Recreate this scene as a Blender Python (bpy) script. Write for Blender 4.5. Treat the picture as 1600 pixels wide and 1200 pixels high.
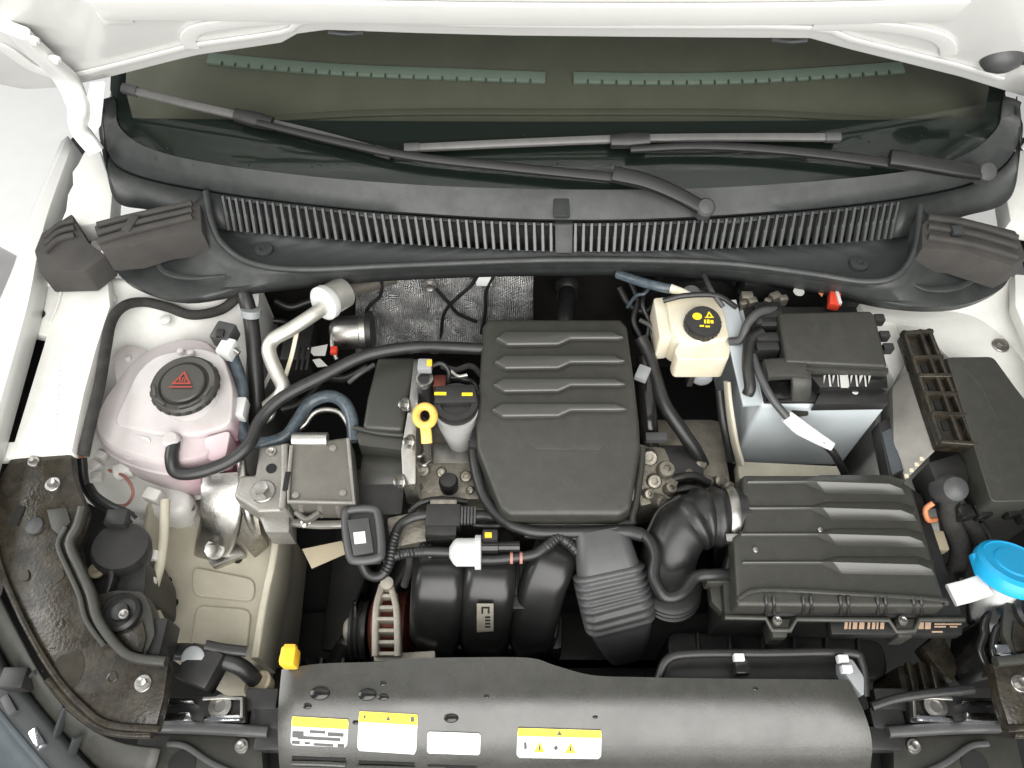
import bpy, bmesh, math, random
from mathutils import Vector, Matrix
random.seed(7)
for o in list(bpy.data.objects):
    bpy.data.objects.remove(o, do_unlink=True)
SC = bpy.context.scene
COL = SC.collection
R = math.radians
V = Vector

# ------------------------------------------------------------------ camera
FPX = 1209.0                       # focal length in photo pixels (1600 wide)
PITCH = R(57)
CAM = V((0.0, -1.2 * math.cos(PITCH), 1.2 * math.sin(PITCH)))
cd = bpy.data.cameras.new('camera')
cam = bpy.data.objects.new('camera', cd)
COL.objects.link(cam)
cam.location = CAM
cam.rotation_euler = (R(90) - PITCH, 0, 0)
cd.sensor_width = 36
cd.lens = 36 * FPX / 1600
cd.clip_start = 0.02
cd.clip_end = 200
SC.camera = cam

# ------------------------------------------------------------------ light
W = bpy.data.worlds.new('World')
SC.world = W
W.use_nodes = True
bg = W.node_tree.nodes['Background']
bg.inputs[0].default_value = (0.93, 0.97, 1.0, 1)
bg.inputs[1].default_value = 0.26


def area(name, loc, target, sx, sy, power, col):
    l = bpy.data.lights.new(name, 'AREA')
    l.shape = 'RECTANGLE'
    l.size, l.size_y, l.energy, l.color = sx, sy, power, col
    o = bpy.data.objects.new(name, l)
    COL.objects.link(o)
    o.location = loc
    o.rotation_euler = (V(target) - V(loc)).to_track_quat('-Z', 'Y').to_euler()
    return o


area('front_doorway_light', (0.3, -3.0, 1.85), (0.3, 0.1, 1.7), 4.8, 3.5, 400, (1.0, 0.985, 0.95))
area('high_fill_light', (0.1, -1.9, 3.3), (0.1, 0.2, -0.1), 3.0, 1.4, 105, (1.0, 0.985, 0.95))  # added fill lamp, high in front, to brighten the foil and gaps
area('side_doorway_light', (-3.4, 0.3, 2.2), (-0.5, 0.2, 0), 2.6, 2.2, 150, (1.0, 1.0, 0.98))
SC.view_settings.view_transform = 'Standard'
SC.view_settings.look = 'None'
SC.view_settings.exposure = -0.38
SC.view_settings.gamma = 1

# ------------------------------------------------------------------ plan helpers
FWD = V((0, math.cos(PITCH), -math.sin(PITCH)))
UPV = V((0, math.sin(PITCH), math.cos(PITCH)))


def ray(px, py):
    return FWD + UPV * ((600 - py) / FPX) + V(((px - 800) / FPX, 0, 0))


def P(px, py, z=0.0):
    """photo point -> place in the bay at height z"""
    d = ray(px, py)
    return CAM + d * ((z - CAM.z) / d.z)


def PY(px, py, y):
    d = ray(px, py)
    return CAM + d * ((y - CAM.y) / d.y)


def PX(px, py, x):
    d = ray(px, py)
    return CAM + d * ((x - CAM.x) / d.x)


def PP(px, py, q, n):
    d = ray(px, py)
    return CAM + d * ((q - CAM).dot(n) / d.dot(n))


def PL(pts, z=0.0):
    return [P(p[0], p[1], p[2] if len(p) > 2 else z) for p in pts]


def chaikin(pts, n=1, closed=True, q=0.25):
    pts = [V(p) for p in pts]
    for _ in range(n):
        out = []
        m = len(pts)
        for i in range(m if closed else m - 1):
            a, b = pts[i], pts[(i + 1) % m]
            out += [a.lerp(b, q), a.lerp(b, 1 - q)]
        if not closed:
            out = [pts[0]] + out + [pts[-1]]
        pts = out
    return pts


def fillet(pts, r, seg=3):
    """round the corners of a closed outline with radius about r metres"""
    out = []
    n = len(pts)
    for i in range(n):
        a, b, c = V(pts[i - 1]), V(pts[i]), V(pts[(i + 1) % n])
        d1, d2 = (a - b), (c - b)
        k1, k2 = min(r, d1.length * .45), min(r, d2.length * .45)
        p1, p2 = b + d1.normalized() * k1, b + d2.normalized() * k2
        for s in range(seg + 1):
            t = s / seg
            out.append(p1 * (1 - t) ** 2 + b * 2 * t * (1 - t) + p2 * t * t)
    return out


def catmull(pts, res=6):
    pts = [V(p) for p in pts]
    if len(pts) < 3:
        return [pts[0].lerp(pts[-1], i / res) for i in range(res + 1)]
    out = []
    ext = [pts[0] * 2 - pts[1]] + pts + [pts[-1] * 2 - pts[-2]]
    for i in range(1, len(ext) - 2):
        a, b, c, d = ext[i - 1:i + 3]
        for s in range(res):
            t = s / res
            out.append(0.5 * ((2 * b) + (c - a) * t + (2 * a - 5 * b + 4 * c - d) * t * t + (3 * b - a - 3 * c + d) * t ** 3))
    out.append(pts[-1])
    return out


# ------------------------------------------------------------------ materials
M = {}


def mat(name, col, rough=.5, metal=0.0, bump=0.0, bscale=250.0, var=0.0, vscale=12.0, col2=None,
        coat=0.0, spec=.5, trans=0.0, sss=0.0, rvar=0.0, dust=0.0, dcol=(.3, .27, .22), alpha=1.0):
    m = bpy.data.materials.new(name)
    m.use_nodes = True
    nt = m.node_tree
    N, L = nt.nodes, nt.links
    b = N['Principled BSDF']
    b.inputs['Base Color'].default_value = (*col, 1)
    b.inputs['Roughness'].default_value = rough
    b.inputs['Metallic'].default_value = metal
    b.inputs['Coat Weight'].default_value = coat
    b.inputs['Coat Roughness'].default_value = .08
    b.inputs['Specular IOR Level'].default_value = spec
    b.inputs['Transmission Weight'].default_value = trans
    b.inputs['Alpha'].default_value = alpha
    if sss:
        b.inputs['Subsurface Weight'].default_value = sss
        b.inputs['Subsurface Radius'].default_value = (.03, .02, .02)
        b.inputs['Subsurface Scale'].default_value = .6
    tc = N.new('ShaderNodeNewGeometry')
    src = tc.outputs['Position']
    colout = None
    if var or dust:
        n1 = N.new('ShaderNodeTexNoise')
        n1.inputs['Scale'].default_value = vscale
        n1.inputs['Detail'].default_value = 8
        n1.inputs['Roughness'].default_value = .65
        L.new(src, n1.inputs['Vector'])
        mx = N.new('ShaderNodeMix')
        mx.data_type = 'RGBA'
        c2 = col2 or tuple(max(0, c * (1 - var)) for c in col)
        c1 = col if col2 else tuple(min(1, c * (1 + var)) for c in col)
        mx.inputs[6].default_value = (*c1, 1)
        mx.inputs[7].default_value = (*c2, 1)
        rp = N.new('ShaderNodeMapRange')
        rp.inputs[1].default_value = .35
        rp.inputs[2].default_value = .65
        L.new(n1.outputs['Fac'], rp.inputs[0])
        L.new(rp.outputs[0], mx.inputs[0])
        colout = mx.outputs[2]
        if rvar:
            rr = N.new('ShaderNodeMapRange')
            rr.inputs[3].default_value = max(.03, rough - rvar)
            rr.inputs[4].default_value = min(1, rough + rvar)
            L.new(rp.outputs[0], rr.inputs[0])
            L.new(rr.outputs[0], b.inputs['Roughness'])
    if dust:
        n2 = N.new('ShaderNodeTexNoise')
        n2.inputs['Scale'].default_value = vscale * 2.3
        n2.inputs['Detail'].default_value = 10
        n2.inputs['Roughness'].default_value = .75
        L.new(src, n2.inputs['Vector'])
        r2 = N.new('ShaderNodeMapRange')
        r2.inputs[1].default_value = .42
        r2.inputs[2].default_value = .72
        r2.inputs[4].default_value = dust
        L.new(n2.outputs['Fac'], r2.inputs[0])
        m2 = N.new('ShaderNodeMix')
        m2.data_type = 'RGBA'
        m2.inputs[7].default_value = (*dcol, 1)
        L.new(colout, m2.inputs[6])
        L.new(r2.outputs[0], m2.inputs[0])
        colout = m2.outputs[2]
    if colout:
        L.new(colout, b.inputs['Base Color'])
    if bump:
        nb = N.new('ShaderNodeTexNoise')
        nb.inputs['Scale'].default_value = bscale
        nb.inputs['Detail'].default_value = 4
        L.new(src, nb.inputs['Vector'])
        bp = N.new('ShaderNodeBump')
        bp.inputs['Strength'].default_value = bump
        bp.inputs['Distance'].default_value = .002
        L.new(nb.outputs['Fac'], bp.inputs['Height'])
        L.new(bp.outputs[0], b.inputs['Normal'])
    M[name] = m
    return m


mat('white_paint', (.70, .70, .68), .30, var=.03, vscale=5, coat=.3)
mat('bay_paint', (.72, .72, .685), .38, var=.05, vscale=9, dust=.20, dcol=(.42, .39, .33), coat=.15, bump=.05, bscale=90)
mat('rail_paint', (.52, .49, .395), .45, var=.08, vscale=10, dust=.35, dcol=(.33, .29, .2), bump=.06, bscale=90)
mat('cover_plastic', (.030, .030, .0255), .45, bump=.16, bscale=900, var=.06, vscale=25, dust=.10, dcol=(.14, .13, .11), rvar=.06)
mat('shroud_plastic', (.037, .037, .033), .28, spec=.82, bump=.14, bscale=800, var=.06, vscale=18, dust=.10, dcol=(.16, .15, .13), rvar=.07)
mat('rib_plastic', (.045, .045, .039), .30, spec=.72, bump=.1, bscale=900, var=.05)
mat('cowl_plastic', (.026, .0285, .028), .46, bump=.14, bscale=800, var=.08, vscale=15, dust=.12, dcol=(.15, .16, .16), rvar=.08)
mat('cowl_plastic_lit', (.062, .066, .065), .36, spec=.7, bump=.05, bscale=800, var=.08)  # cowl plastic lightened: front light caught by the bars is put into the colour
mat('cowl_dark', (.028, .031, .032), .55, bump=.1, bscale=600, var=.1)
mat('black_plastic', (.016, .016, .016), .42, bump=.06, bscale=600, var=.2, vscale=30, dust=.08, dcol=(.09, .08, .07))
mat('gloss_black', (.011, .011, .011), .17, var=.2, vscale=30, dust=.06, dcol=(.08, .07, .06))
mat('manifold', (.014, .014, .014), .30, var=.15, vscale=30, dust=.06, dcol=(.06, .055, .05))
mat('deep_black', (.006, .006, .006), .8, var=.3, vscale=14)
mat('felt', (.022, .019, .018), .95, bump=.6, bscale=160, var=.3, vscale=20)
mat('rubber', (.012, .0125, .013), .40, bump=.05, bscale=400, var=.15, vscale=30, dust=.12, dcol=(.1, .09, .08))
mat('rubber_grey', (.055, .056, .057), .46, bump=.05, bscale=500, var=.12, vscale=30)
mat('wiper_black', (.009, .009, .009), .5, bump=.05, bscale=500, var=.2, vscale=40)
mat('wiper_grey', (.10, .098, .095), .38, var=.1, vscale=60)
mat('hose_blue', (.045, .062, .075), .32, var=.35, vscale=60, dust=.25, dcol=(.2, .23, .25))
mat('cloth_tape', (.028, .027, .025), .9, bump=.7, bscale=350, var=.3, vscale=50)
mat('foam', (.042, .039, .036), .85, bump=.35, bscale=500, var=.15, vscale=25)
mat('dusty_plastic', (.015, .0125, .0085), .30, bump=.22, bscale=220, var=.5, vscale=16, dust=.55, dcol=(.075, .062, .042), rvar=.2)
mat('wet_patch', (.030, .026, .019), .22, var=.25, vscale=40)
mat('aluminium', (.52, .51, .48), .36, 1.0, bump=.15, bscale=350, var=.15, vscale=30, dust=.2, dcol=(.25, .23, .2), rvar=.1)
mat('cast_alu', (.30, .28, .24), .5, .8, bump=.45, bscale=260, var=.25, vscale=40, dust=.4, dcol=(.2, .17, .12), rvar=.1)
mat('grey_cast', (.145, .138, .122), .46, .4, bump=.2, bscale=400, var=.1, vscale=20, dust=.2, dcol=(.18, .16, .13))
mat('ecu_case', (.26, .25, .23), .42, .6, bump=.08, bscale=300, var=.12, vscale=20)
mat('mount_alu', (.27, .26, .24), .44, .55, bump=.25, bscale=300, var=.12, vscale=25, dust=.2, dcol=(.16, .14, .11))
mat('zinc', (.38, .37, .35), .38, 1.0, var=.15, vscale=60, bump=.1, bscale=300)
mat('chrome', (.75, .76, .78), .14, 1.0, var=.25, vscale=60, bump=.35, bscale=70)
mat('pipe_alu', (.55, .54, .49), .40, .7, var=.1, vscale=40, bump=.08, bscale=300)
mat('ivory_cast', (.42, .39, .33), .5, .15, bump=.3, bscale=300, var=.15, vscale=40)
mat('white_plastic', (.60, .61, .60), .4, var=.05)
mat('tank', (.46, .435, .43), .42, var=.07, vscale=16, sss=.35)
mat('cap_plastic', (.045, .042, .036), .42, bump=.1, bscale=600, var=.1)
mat('brake_tank', (.70, .66, .55), .34, var=.1, vscale=18, sss=.2, col2=(.66, .58, .42))
mat('grey_plastic', (.25, .26, .27), .45, var=.08)
mat('timing_plastic', (.036, .036, .031), .40, bump=.1, bscale=700, var=.06)
mat('filler_plastic', (.36, .36, .35), .5, var=.06, bump=.05)
mat('yellow', (.90, .50, .03), .38, var=.05)
mat('pale_yellow', (.80, .49, .11), .35, var=.05)
mat('print_yellow', (.95, .68, .02), .45)
mat('label_white', (.74, .74, .72), .42, var=.02)
mat('sticker_grey', (.30, .28, .23), .6, var=.1, vscale=60)
mat('print_black', (.02, .02, .02), .5)
mat('print_red', (.30, .04, .025), .5)
mat('print_tan', (.42, .29, .20), .6)
mat('print_white', (.50, .50, .48), .5)
mat('red_plastic', (.65, .06, .03), .35)
mat('cyan_plastic', (.012, .33, .62), .36, var=.04, bump=.03)
mat('battery_jacket', (.46, .50, .52), .55, var=.06, vscale=8, bump=.05, bscale=120)
mat('copper', (.13, .035, .025), .5, .6, var=.3, vscale=80)
mat('cardboard', (.36, .31, .22), .9, var=.1)
mat('orange_wire', (.60, .22, .10), .5)
mat('brown_tag', (.36, .16, .13), .6)
mat('ticked_vent', (.27, .32, .285), .6, var=.05)
mat('dash', (.125, .12, .095), .8, var=.08)
mat('ceramic', (.014, .020, .018), .3, spec=.2)
mat('floor_grey', (.30, .29, .29), .75, var=.1, vscale=8, bump=.1)
mat('floor_lit_white', (.82, .82, .81), .6, var=.02)  # brightly lit floor, its glare put into the colour
mat('lens', (.45, .5, .55), .08, .0, trans=.4, coat=.5)
mat('lamp_silver', (.10, .115, .125), .32, .4, var=.12, vscale=25)

# liquid-tinted translucent tank: pink coolant fills the lower part (height-based, a real liquid level)
m = M['tank']
nt = m.node_tree
b = nt.nodes['Principled BSDF']
geo = nt.nodes.new('ShaderNodeNewGeometry')
sp = nt.nodes.new('ShaderNodeSeparateXYZ')
nt.links.new(geo.outputs['Position'], sp.inputs[0])
mr = nt.nodes.new('ShaderNodeMapRange')
mr.inputs[1].default_value = -.008
mr.inputs[2].default_value = -.075
nt.links.new(sp.outputs['Z'], mr.inputs[0])
mrx = nt.nodes.new('ShaderNodeMapRange')
mrx.inputs[1].default_value = -.54
mrx.inputs[2].default_value = -.41
mrx.inputs[3].default_value = .08
nt.links.new(sp.outputs['X'], mrx.inputs[0])
mm = nt.nodes.new('ShaderNodeMath')
mm.operation = 'MULTIPLY'
nt.links.new(mr.outputs[0], mm.inputs[0])
nt.links.new(mrx.outputs[0], mm.inputs[1])
mx = nt.nodes.new('ShaderNodeMix')
mx.data_type = 'RGBA'
old = b.inputs['Base Color'].links[0].from_socket
nt.links.new(old, mx.inputs[6])
mx.inputs[7].default_value = (.60, .20, .32, 1)
nt.links.new(mm.outputs[0], mx.inputs[0])
nt.links.new(mx.outputs[2], b.inputs['Base Color'])

# heat shield foil; bright and dark of its crinkles and embossing painted into colour
m = mat('foil', (.92, .92, .91), .32, .35, var=.3, vscale=22, col2=(.34, .34, .34))
nt = m.node_tree
N, L = nt.nodes, nt.links
b = N['Principled BSDF']
geo = N.new('ShaderNodeNewGeometry')
sp = N.new('ShaderNodeSeparateXYZ')
L.new(geo.outputs['Position'], sp.inputs[0])


def sinw(sock, k):
    a = N.new('ShaderNodeMath')
    a.operation = 'MULTIPLY'
    a.inputs[1].default_value = k
    L.new(sock, a.inputs[0])
    s = N.new('ShaderNodeMath')
    s.operation = 'SINE'
    L.new(a.outputs[0], s.inputs[0])
    return s.outputs[0]


ad = N.new('ShaderNodeMath')
ad.operation = 'ADD'
L.new(sp.outputs['X'], ad.inputs[0])
L.new(sp.outputs['Z'], ad.inputs[1])
sb = N.new('ShaderNodeMath')
sb.operation = 'SUBTRACT'
L.new(sp.outputs['X'], sb.inputs[0])
L.new(sp.outputs['Z'], sb.inputs[1])
mu = N.new('ShaderNodeMath')
mu.operation = 'MULTIPLY'
L.new(sinw(ad.outputs[0], 900), mu.inputs[0])
L.new(sinw(sb.outputs[0], 900), mu.inputs[1])
nz = N.new('ShaderNodeTexNoise')
nz.inputs['Scale'].default_value = 28
nz.inputs['Detail'].default_value = 3
L.new(geo.outputs['Position'], nz.inputs['Vector'])
b1 = N.new('ShaderNodeBump')
b1.inputs['Strength'].default_value = .9
b1.inputs['Distance'].default_value = .05
L.new(nz.outputs['Fac'], b1.inputs['Height'])
b2 = N.new('ShaderNodeBump')
b2.inputs['Strength'].default_value = 1.0
b2.inputs['Distance'].default_value = .0022
L.new(mu.outputs[0], b2.inputs['Height'])
L.new(b1.outputs[0], b2.inputs['Normal'])
L.new(b2.outputs[0], b.inputs['Normal'])
wv = N.new('ShaderNodeMapRange')
wv.inputs[1].default_value = -.6
wv.inputs[2].default_value = .6
wv.inputs[3].default_value = .6
L.new(mu.outputs[0], wv.inputs[0])
wm = N.new('ShaderNodeMix')
wm.data_type = 'RGBA'
wm.blend_type = 'MULTIPLY'
wm.inputs[0].default_value = 1
L.new(b.inputs['Base Color'].links[0].from_socket, wm.inputs[6])
L.new(wv.outputs[0], wm.inputs[7])
L.new(wm.outputs[2], b.inputs['Base Color'])

# windscreen glass: clear tinted pane, thin (no refraction), reflecting by angle
m = bpy.data.materials.new('glass')
m.use_nodes = True
nt = m.node_tree
N, L = nt.nodes, nt.links
N.remove(N['Principled BSDF'])
fr = N.new('ShaderNodeFresnel')
fr.inputs[0].default_value = 1.45
tr = N.new('ShaderNodeBsdfTransparent')
tr.inputs[0].default_value = (.76, .80, .75, 1)
gl = N.new('ShaderNodeBsdfGlossy')
gl.inputs['Roughness'].default_value = .02
mixs = N.new('ShaderNodeMixShader')
L.new(fr.outputs[0], mixs.inputs[0])
L.new(tr.outputs[0], mixs.inputs[1])
L.new(gl.outputs[0], mixs.inputs[2])
L.new(mixs.outputs[0], N['Material Output'].inputs[0])
M['glass'] = m


# ------------------------------------------------------------------ objects
def thing(name, label, cat, loc=(0, 0, 0), group=None):
    o = bpy.data.objects.new(name, None)
    o.empty_display_size = .02
    COL.objects.link(o)
    o.location = loc
    o['label'] = label
    o['category'] = cat
    if group:
        o['group'] = group
    return o


def wloc(o):
    l = V(o.location)
    while o.parent:
        o = o.parent
        l += V(o.location)
    return l


def tag(o, label, cat, group=None):
    o['label'] = label
    o['category'] = cat
    if group:
        o['group'] = group
    return o


def finish(name, bm, material, parent=None, smooth=38, flip=True):
    if flip:
        bmesh.ops.recalc_face_normals(bm, faces=bm.faces)
    me = bpy.data.meshes.new(name)
    bm.to_mesh(me)
    bm.free()
    for p in me.polygons:
        p.use_smooth = True
    me.set_sharp_from_angle(angle=R(smooth))
    me.materials.append(M[material])
    co = [v.co for v in me.vertices]
    lo = V((min(c.x for c in co), min(c.y for c in co), min(c.z for c in co)))
    hi = V((max(c.x for c in co), max(c.y for c in co), max(c.z for c in co)))
    c = V(((lo.x + hi.x) / 2, (lo.y + hi.y) / 2, lo.z))
    me.transform(Matrix.Translation(-c))
    o = bpy.data.objects.new(name, me)
    COL.objects.link(o)
    if parent:
        o.parent = parent
        o.location = c - wloc(parent)
    else:
        o.location = c
    return o


def bevel(bm, w, seg=2, ang=28):
    if w <= 0:
        return
    bm.normal_update()
    es = [e for e in bm.edges if len(e.link_faces) == 2 and e.calc_face_angle(0) > R(ang)]
    if es:
        bmesh.ops.bevel(bm, geom=es, offset=w, segments=seg, profile=.6, affect='EDGES', clamp_overlap=True)


def prism(name, pts, h, material, parent=None, bev=.004, seg=2, taper=0.0, shift=(0, 0, 0), faces=None, down=None, smooth=38):
    """solid with the outline pts as its top (faces: how the top is split), walls going down by h"""
    bm = bmesh.new()
    pts = [V(p) for p in pts]
    c = sum(pts, V()) / len(pts)
    dn = V(down) if down else V((0, 0, -1))
    top = [bm.verts.new(p) for p in pts]
    bot = []
    for p in pts:
        q = p.lerp(c, -taper) if taper else p
        bot.append(bm.verts.new(V((q.x, q.y, p.z)) + dn * h + V(shift)))
    for f in (faces or [range(len(pts))]):
        bm.faces.new([top[i] for i in f])
        bm.faces.new([bot[i] for i in reversed(list(f))])
    n = len(pts)
    for i in range(n):
        bm.faces.new([top[i], bot[i], bot[(i + 1) % n], top[(i + 1) % n]])
    bmesh.ops.recalc_face_normals(bm, faces=bm.faces)
    bevel(bm, bev, seg)
    return finish(name, bm, material, parent, smooth)


def box(name, c, size, material, parent=None, bev=.003, rot=None, seg=2):
    bm = bmesh.new()
    bmesh.ops.create_cube(bm, size=1)
    bmesh.ops.scale(bm, vec=size, verts=bm.verts)
    bevel(bm, bev, seg)
    mtx = Matrix.Translation(V(c)) @ (rot.to_4x4() if rot else Matrix())
    bmesh.ops.transform(bm, matrix=mtx, verts=bm.verts)
    return finish(name, bm, material, parent)


def frames(path, up=None):
    T = []
    n = len(path)
    for i in range(n):
        d = path[min(i + 1, n - 1)] - path[max(i - 1, 0)]
        T.append(d.normalized() if d.length > 1e-9 else V((0, 0, 1)))
    if up is None:
        up = V((0, 0, 1)) if abs(T[0].z) < .9 else V((0, 1, 0))
        x = T[0].cross(up).normalized()
        out = []
        for t in T:
            x = (x - t * x.dot(t)).normalized()
            out.append((x, t.cross(x)))
        return T, out
    out = []
    for t in T:
        x = t.cross(up)
        x = x.normalized() if x.length > 1e-6 else V((1, 0, 0))
        out.append((x, x.cross(t)))
    return T, out


def add_sweep(bm, path, section, up=None, cap=True):
    """section(i, s) -> list of 2-D points"""
    T, F = frames(path, up)
    s = 0
    rings = []
    for i, p in enumerate(path):
        if i:
            s += (p - path[i - 1]).length
        x, y = F[i]
        rings.append([bm.verts.new(p + x * a + y * b_) for a, b_ in section(i, s)])
    n = len(rings[0])
    for a, b_ in zip(rings, rings[1:]):
        for k in range(n):
            bm.faces.new([a[k], a[(k + 1) % n], b_[(k + 1) % n], b_[k]])
    if cap:
        bm.faces.new(rings[0][::-1])
        bm.faces.new(rings[-1])


def tube(name, pts, r, material, parent=None, sides=12, res=6, corr=None, spline=True, smooth=50):
    """corr = (s0, s1, pitch, depth): a bellows stretch between two lengths"""
    path = catmull(pts, res) if spline else [V(p) for p in pts]
    if corr:
        dense = []
        for a, b_ in zip(path, path[1:]):
            k = max(1, int((b_ - a).length / (corr[2] / 4)))
            dense += [a.lerp(b_, i / k) for i in range(k)]
        path = dense + [path[-1]]
    n = len(path)

    def sec(i, s):
        q = r(i / (n - 1)) if callable(r) else r
        if corr and corr[0] <= s <= corr[1]:
            q *= 1 + corr[3] * (abs(math.sin(math.pi * (s - corr[0]) / corr[2])) - .3)
        return [(q * math.cos(2 * math.pi * k / sides), q * math.sin(2 * math.pi * k / sides)) for k in range(sides)]
    bm = bmesh.new()
    add_sweep(bm, path, sec)
    return finish(name, bm, material, parent, smooth)


def rrect(w, h, r, seg=3):
    out = []
    for cx, cy, a0 in ((w / 2 - r, h / 2 - r, 0), (-w / 2 + r, h / 2 - r, 90), (-w / 2 + r, -h / 2 + r, 180), (w / 2 - r, -h / 2 + r, 270)):
        for s in range(seg + 1):
            a = R(a0 + 90 * s / seg)
            out.append((cx + r * math.cos(a), cy + r * math.sin(a)))
    return out


def strip(name, pts, w, h, material, parent=None, up=(0, 0, 1), rad=.3, res=4, spline=True, seg=2, fn=None, smooth=45):
    path = catmull(pts, res) if spline else [V(p) for p in pts]
    n = len(path)
    bm = bmesh.new()

    def sec(i, s):
        t = i / (n - 1)
        a, b_ = fn(t) if fn else (1, 1)
        ww, hh = w * a, h * b_
        return rrect(ww, hh, min(ww, hh) * rad, seg)
    add_sweep(bm, path, sec, V(up))
    return finish(name, bm, material, parent, smooth)


def add_lathe(bm, prof, loc, axis=(0, 0, 1), seg=32):
    q = V((0, 0, 1)).rotation_difference(V(axis).normalized()).to_matrix()
    rings = []
    for r, z in prof:
        rings.append([bm.verts.new(V(loc) + q @ V((max(r, 1e-5) * math.cos(2 * math.pi * k / seg), max(r, 1e-5) * math.sin(2 * math.pi * k / seg), z))) for k in range(seg)])
    for a, b_ in zip(rings, rings[1:]):
        for k in range(seg):
            bm.faces.new([a[k], a[(k + 1) % seg], b_[(k + 1) % seg], b_[k]])
    bm.faces.new(rings[0][::-1])
    bm.faces.new(rings[-1])


def lathe(name, prof, loc, material, parent=None, axis=(0, 0, 1), seg=28, smooth=35):
    bm = bmesh.new()
    add_lathe(bm, prof, loc, axis, seg)
    return finish(name, bm, material, parent, smooth)


def loft(name, rows, material, parent=None, thick=.004, smooth=40, off=-1):
    bm = bmesh.new()
    g = [[bm.verts.new(V(p)) for p in r] for r in rows]
    for a, b_ in zip(g, g[1:]):
        for k in range(len(a) - 1):
            bm.faces.new([a[k], a[k + 1], b_[k + 1], b_[k]])
    bm.normal_update()
    up = sum((f.normal.z for f in bm.faces))
    if up < 0:
        for f in bm.faces:
            f.normal_flip()
    o = finish(name, bm, material, parent, smooth, flip=False)
    if thick:
        md = o.modifiers.new('solid', 'SOLIDIFY')
        md.thickness = thick
        md.offset = off
    return o


def bolt(parent, loc, r=.009, h=.007, axis=(0, 0, 1), material='zinc', name='bolt', washer=1.7):
    r *= .8
    bm = bmesh.new()
    ax = V(axis).normalized()
    add_lathe(bm, [(r * washer, -.002), (r * washer, .0015), (r * washer * .93, .0025)], V(loc), ax, 20)
    q = V((0, 0, 1)).rotation_difference(ax).to_matrix()
    ring0 = [bm.verts.new(V(loc) + q @ V((r * math.cos(R(60 * k)), r * math.sin(R(60 * k)), .002))) for k in range(6)]
    ring1 = [bm.verts.new(V(loc) + q @ V((r * .96 * math.cos(R(60 * k)), r * .96 * math.sin(R(60 * k)), h))) for k in range(6)]
    ring2 = [bm.verts.new(V(loc) + q @ V((r * .55 * math.cos(R(60 * k)), r * .55 * math.sin(R(60 * k)), h - .001))) for k in range(6)]
    for a, b_ in ((ring0, ring1), (ring1, ring2)):
        for k in range(6):
            bm.faces.new([a[k], a[(k + 1) % 6], b_[(k + 1) % 6], b_[k]])
    bm.faces.new(ring2)
    return finish(name, bm, material, parent, 30)


def flat(name, polys, material, parent=None, thick=.0004):
    """thin flat marks: polys = lists of 3-D points"""
    bm = bmesh.new()
    for pl in polys:
        pl = [V(p) for p in pl]
        f = bm.faces.new([bm.verts.new(p) for p in pl])
        f.normal_update()
        if f.normal.z < 0 or (abs(f.normal.z) < .05 and f.normal.y > 0):
            f.normal_flip()
    o = finish(name, bm, material, parent, 30, flip=False)
    return o


def ringpts(c, r, n=24, u=V((1, 0, 0)), v=V((0, 1, 0)), a0=0, a1=360):
    return [V(c) + u * (r * math.cos(R(a0 + (a1 - a0) * k / n))) + v * (r * math.sin(R(a0 + (a1 - a0) * k / n))) for k in range(n)]


def text(name, s, loc, size, u, v, material, parent, ext=.0003):
    cu = bpy.data.curves.new(name, 'FONT')
    cu.body = s
    cu.size = size
    cu.extrude = ext
    cu.align_x = 'CENTER'
    cu.align_y = 'CENTER'
    t = bpy.data.objects.new(name, cu)
    COL.objects.link(t)
    dg = bpy.context.evaluated_depsgraph_get()
    me = bpy.data.meshes.new_from_object(t.evaluated_get(dg))
    bpy.data.objects.remove(t, do_unlink=True)
    u, v = V(u).normalized(), V(v).normalized()
    w = u.cross(v)
    mt = Matrix(((u.x, v.x, w.x, loc[0]), (u.y, v.y, w.y, loc[1]), (u.z, v.z, w.z, loc[2]), (0, 0, 0, 1)))
    me.transform(mt)
    bm = bmesh.new()
    bm.from_mesh(me)
    bpy.data.meshes.remove(me)
    return finish(name, bm, material, parent, 30, flip=False)

# ================================================================== setting
ZF = -.86
fl = box('floor', (0, 0, ZF - .05), (30, 30, .1), 'floor_grey', bev=0)
fl['kind'] = 'structure'
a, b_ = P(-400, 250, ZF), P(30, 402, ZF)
mk = prism('lit_floor_patch', [V((-14, P(0, 386, ZF).y - .35 * 0, ZF + .004)) if 0 else V((-14, P(-900, 30, ZF).y * 0 + P(0, 386, ZF).y - 3.2, ZF + .006)),
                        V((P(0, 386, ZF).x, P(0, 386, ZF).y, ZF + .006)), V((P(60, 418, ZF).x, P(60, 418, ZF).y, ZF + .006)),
                        V((2.5, P(60, 418, ZF).y - .5, ZF + .006)), V((2.5, 12, ZF + .006)), V((-14, 12, ZF + .006))], .005, 'floor_lit_white', bev=0)  # overexposed floor beyond the car's shade, its brightness painted as a white patch
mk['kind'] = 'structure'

# ================================================================== car body
car = thing('car_body', 'white car body round the open engine bay with its hood raised', 'car', (0.08, .1, ZF))
GQ, GN = V((0, .295, .118)), V((0, -.47, .883)).normalized()


def G(px, py, off=0.0):
    return PP(px, py, GQ + GN * off, GN)


# hood seen from below, tilted up about 60 degrees on its hinges
HQ, HN = V((0, .36, .33)), V((0, -math.sin(R(60)), -math.cos(R(60))))
HU = V((0, -math.cos(R(60)), math.sin(R(60))))


def H(px, py, off=0.0):
    return PP(px, py, HQ + HN * off, HN)


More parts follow.
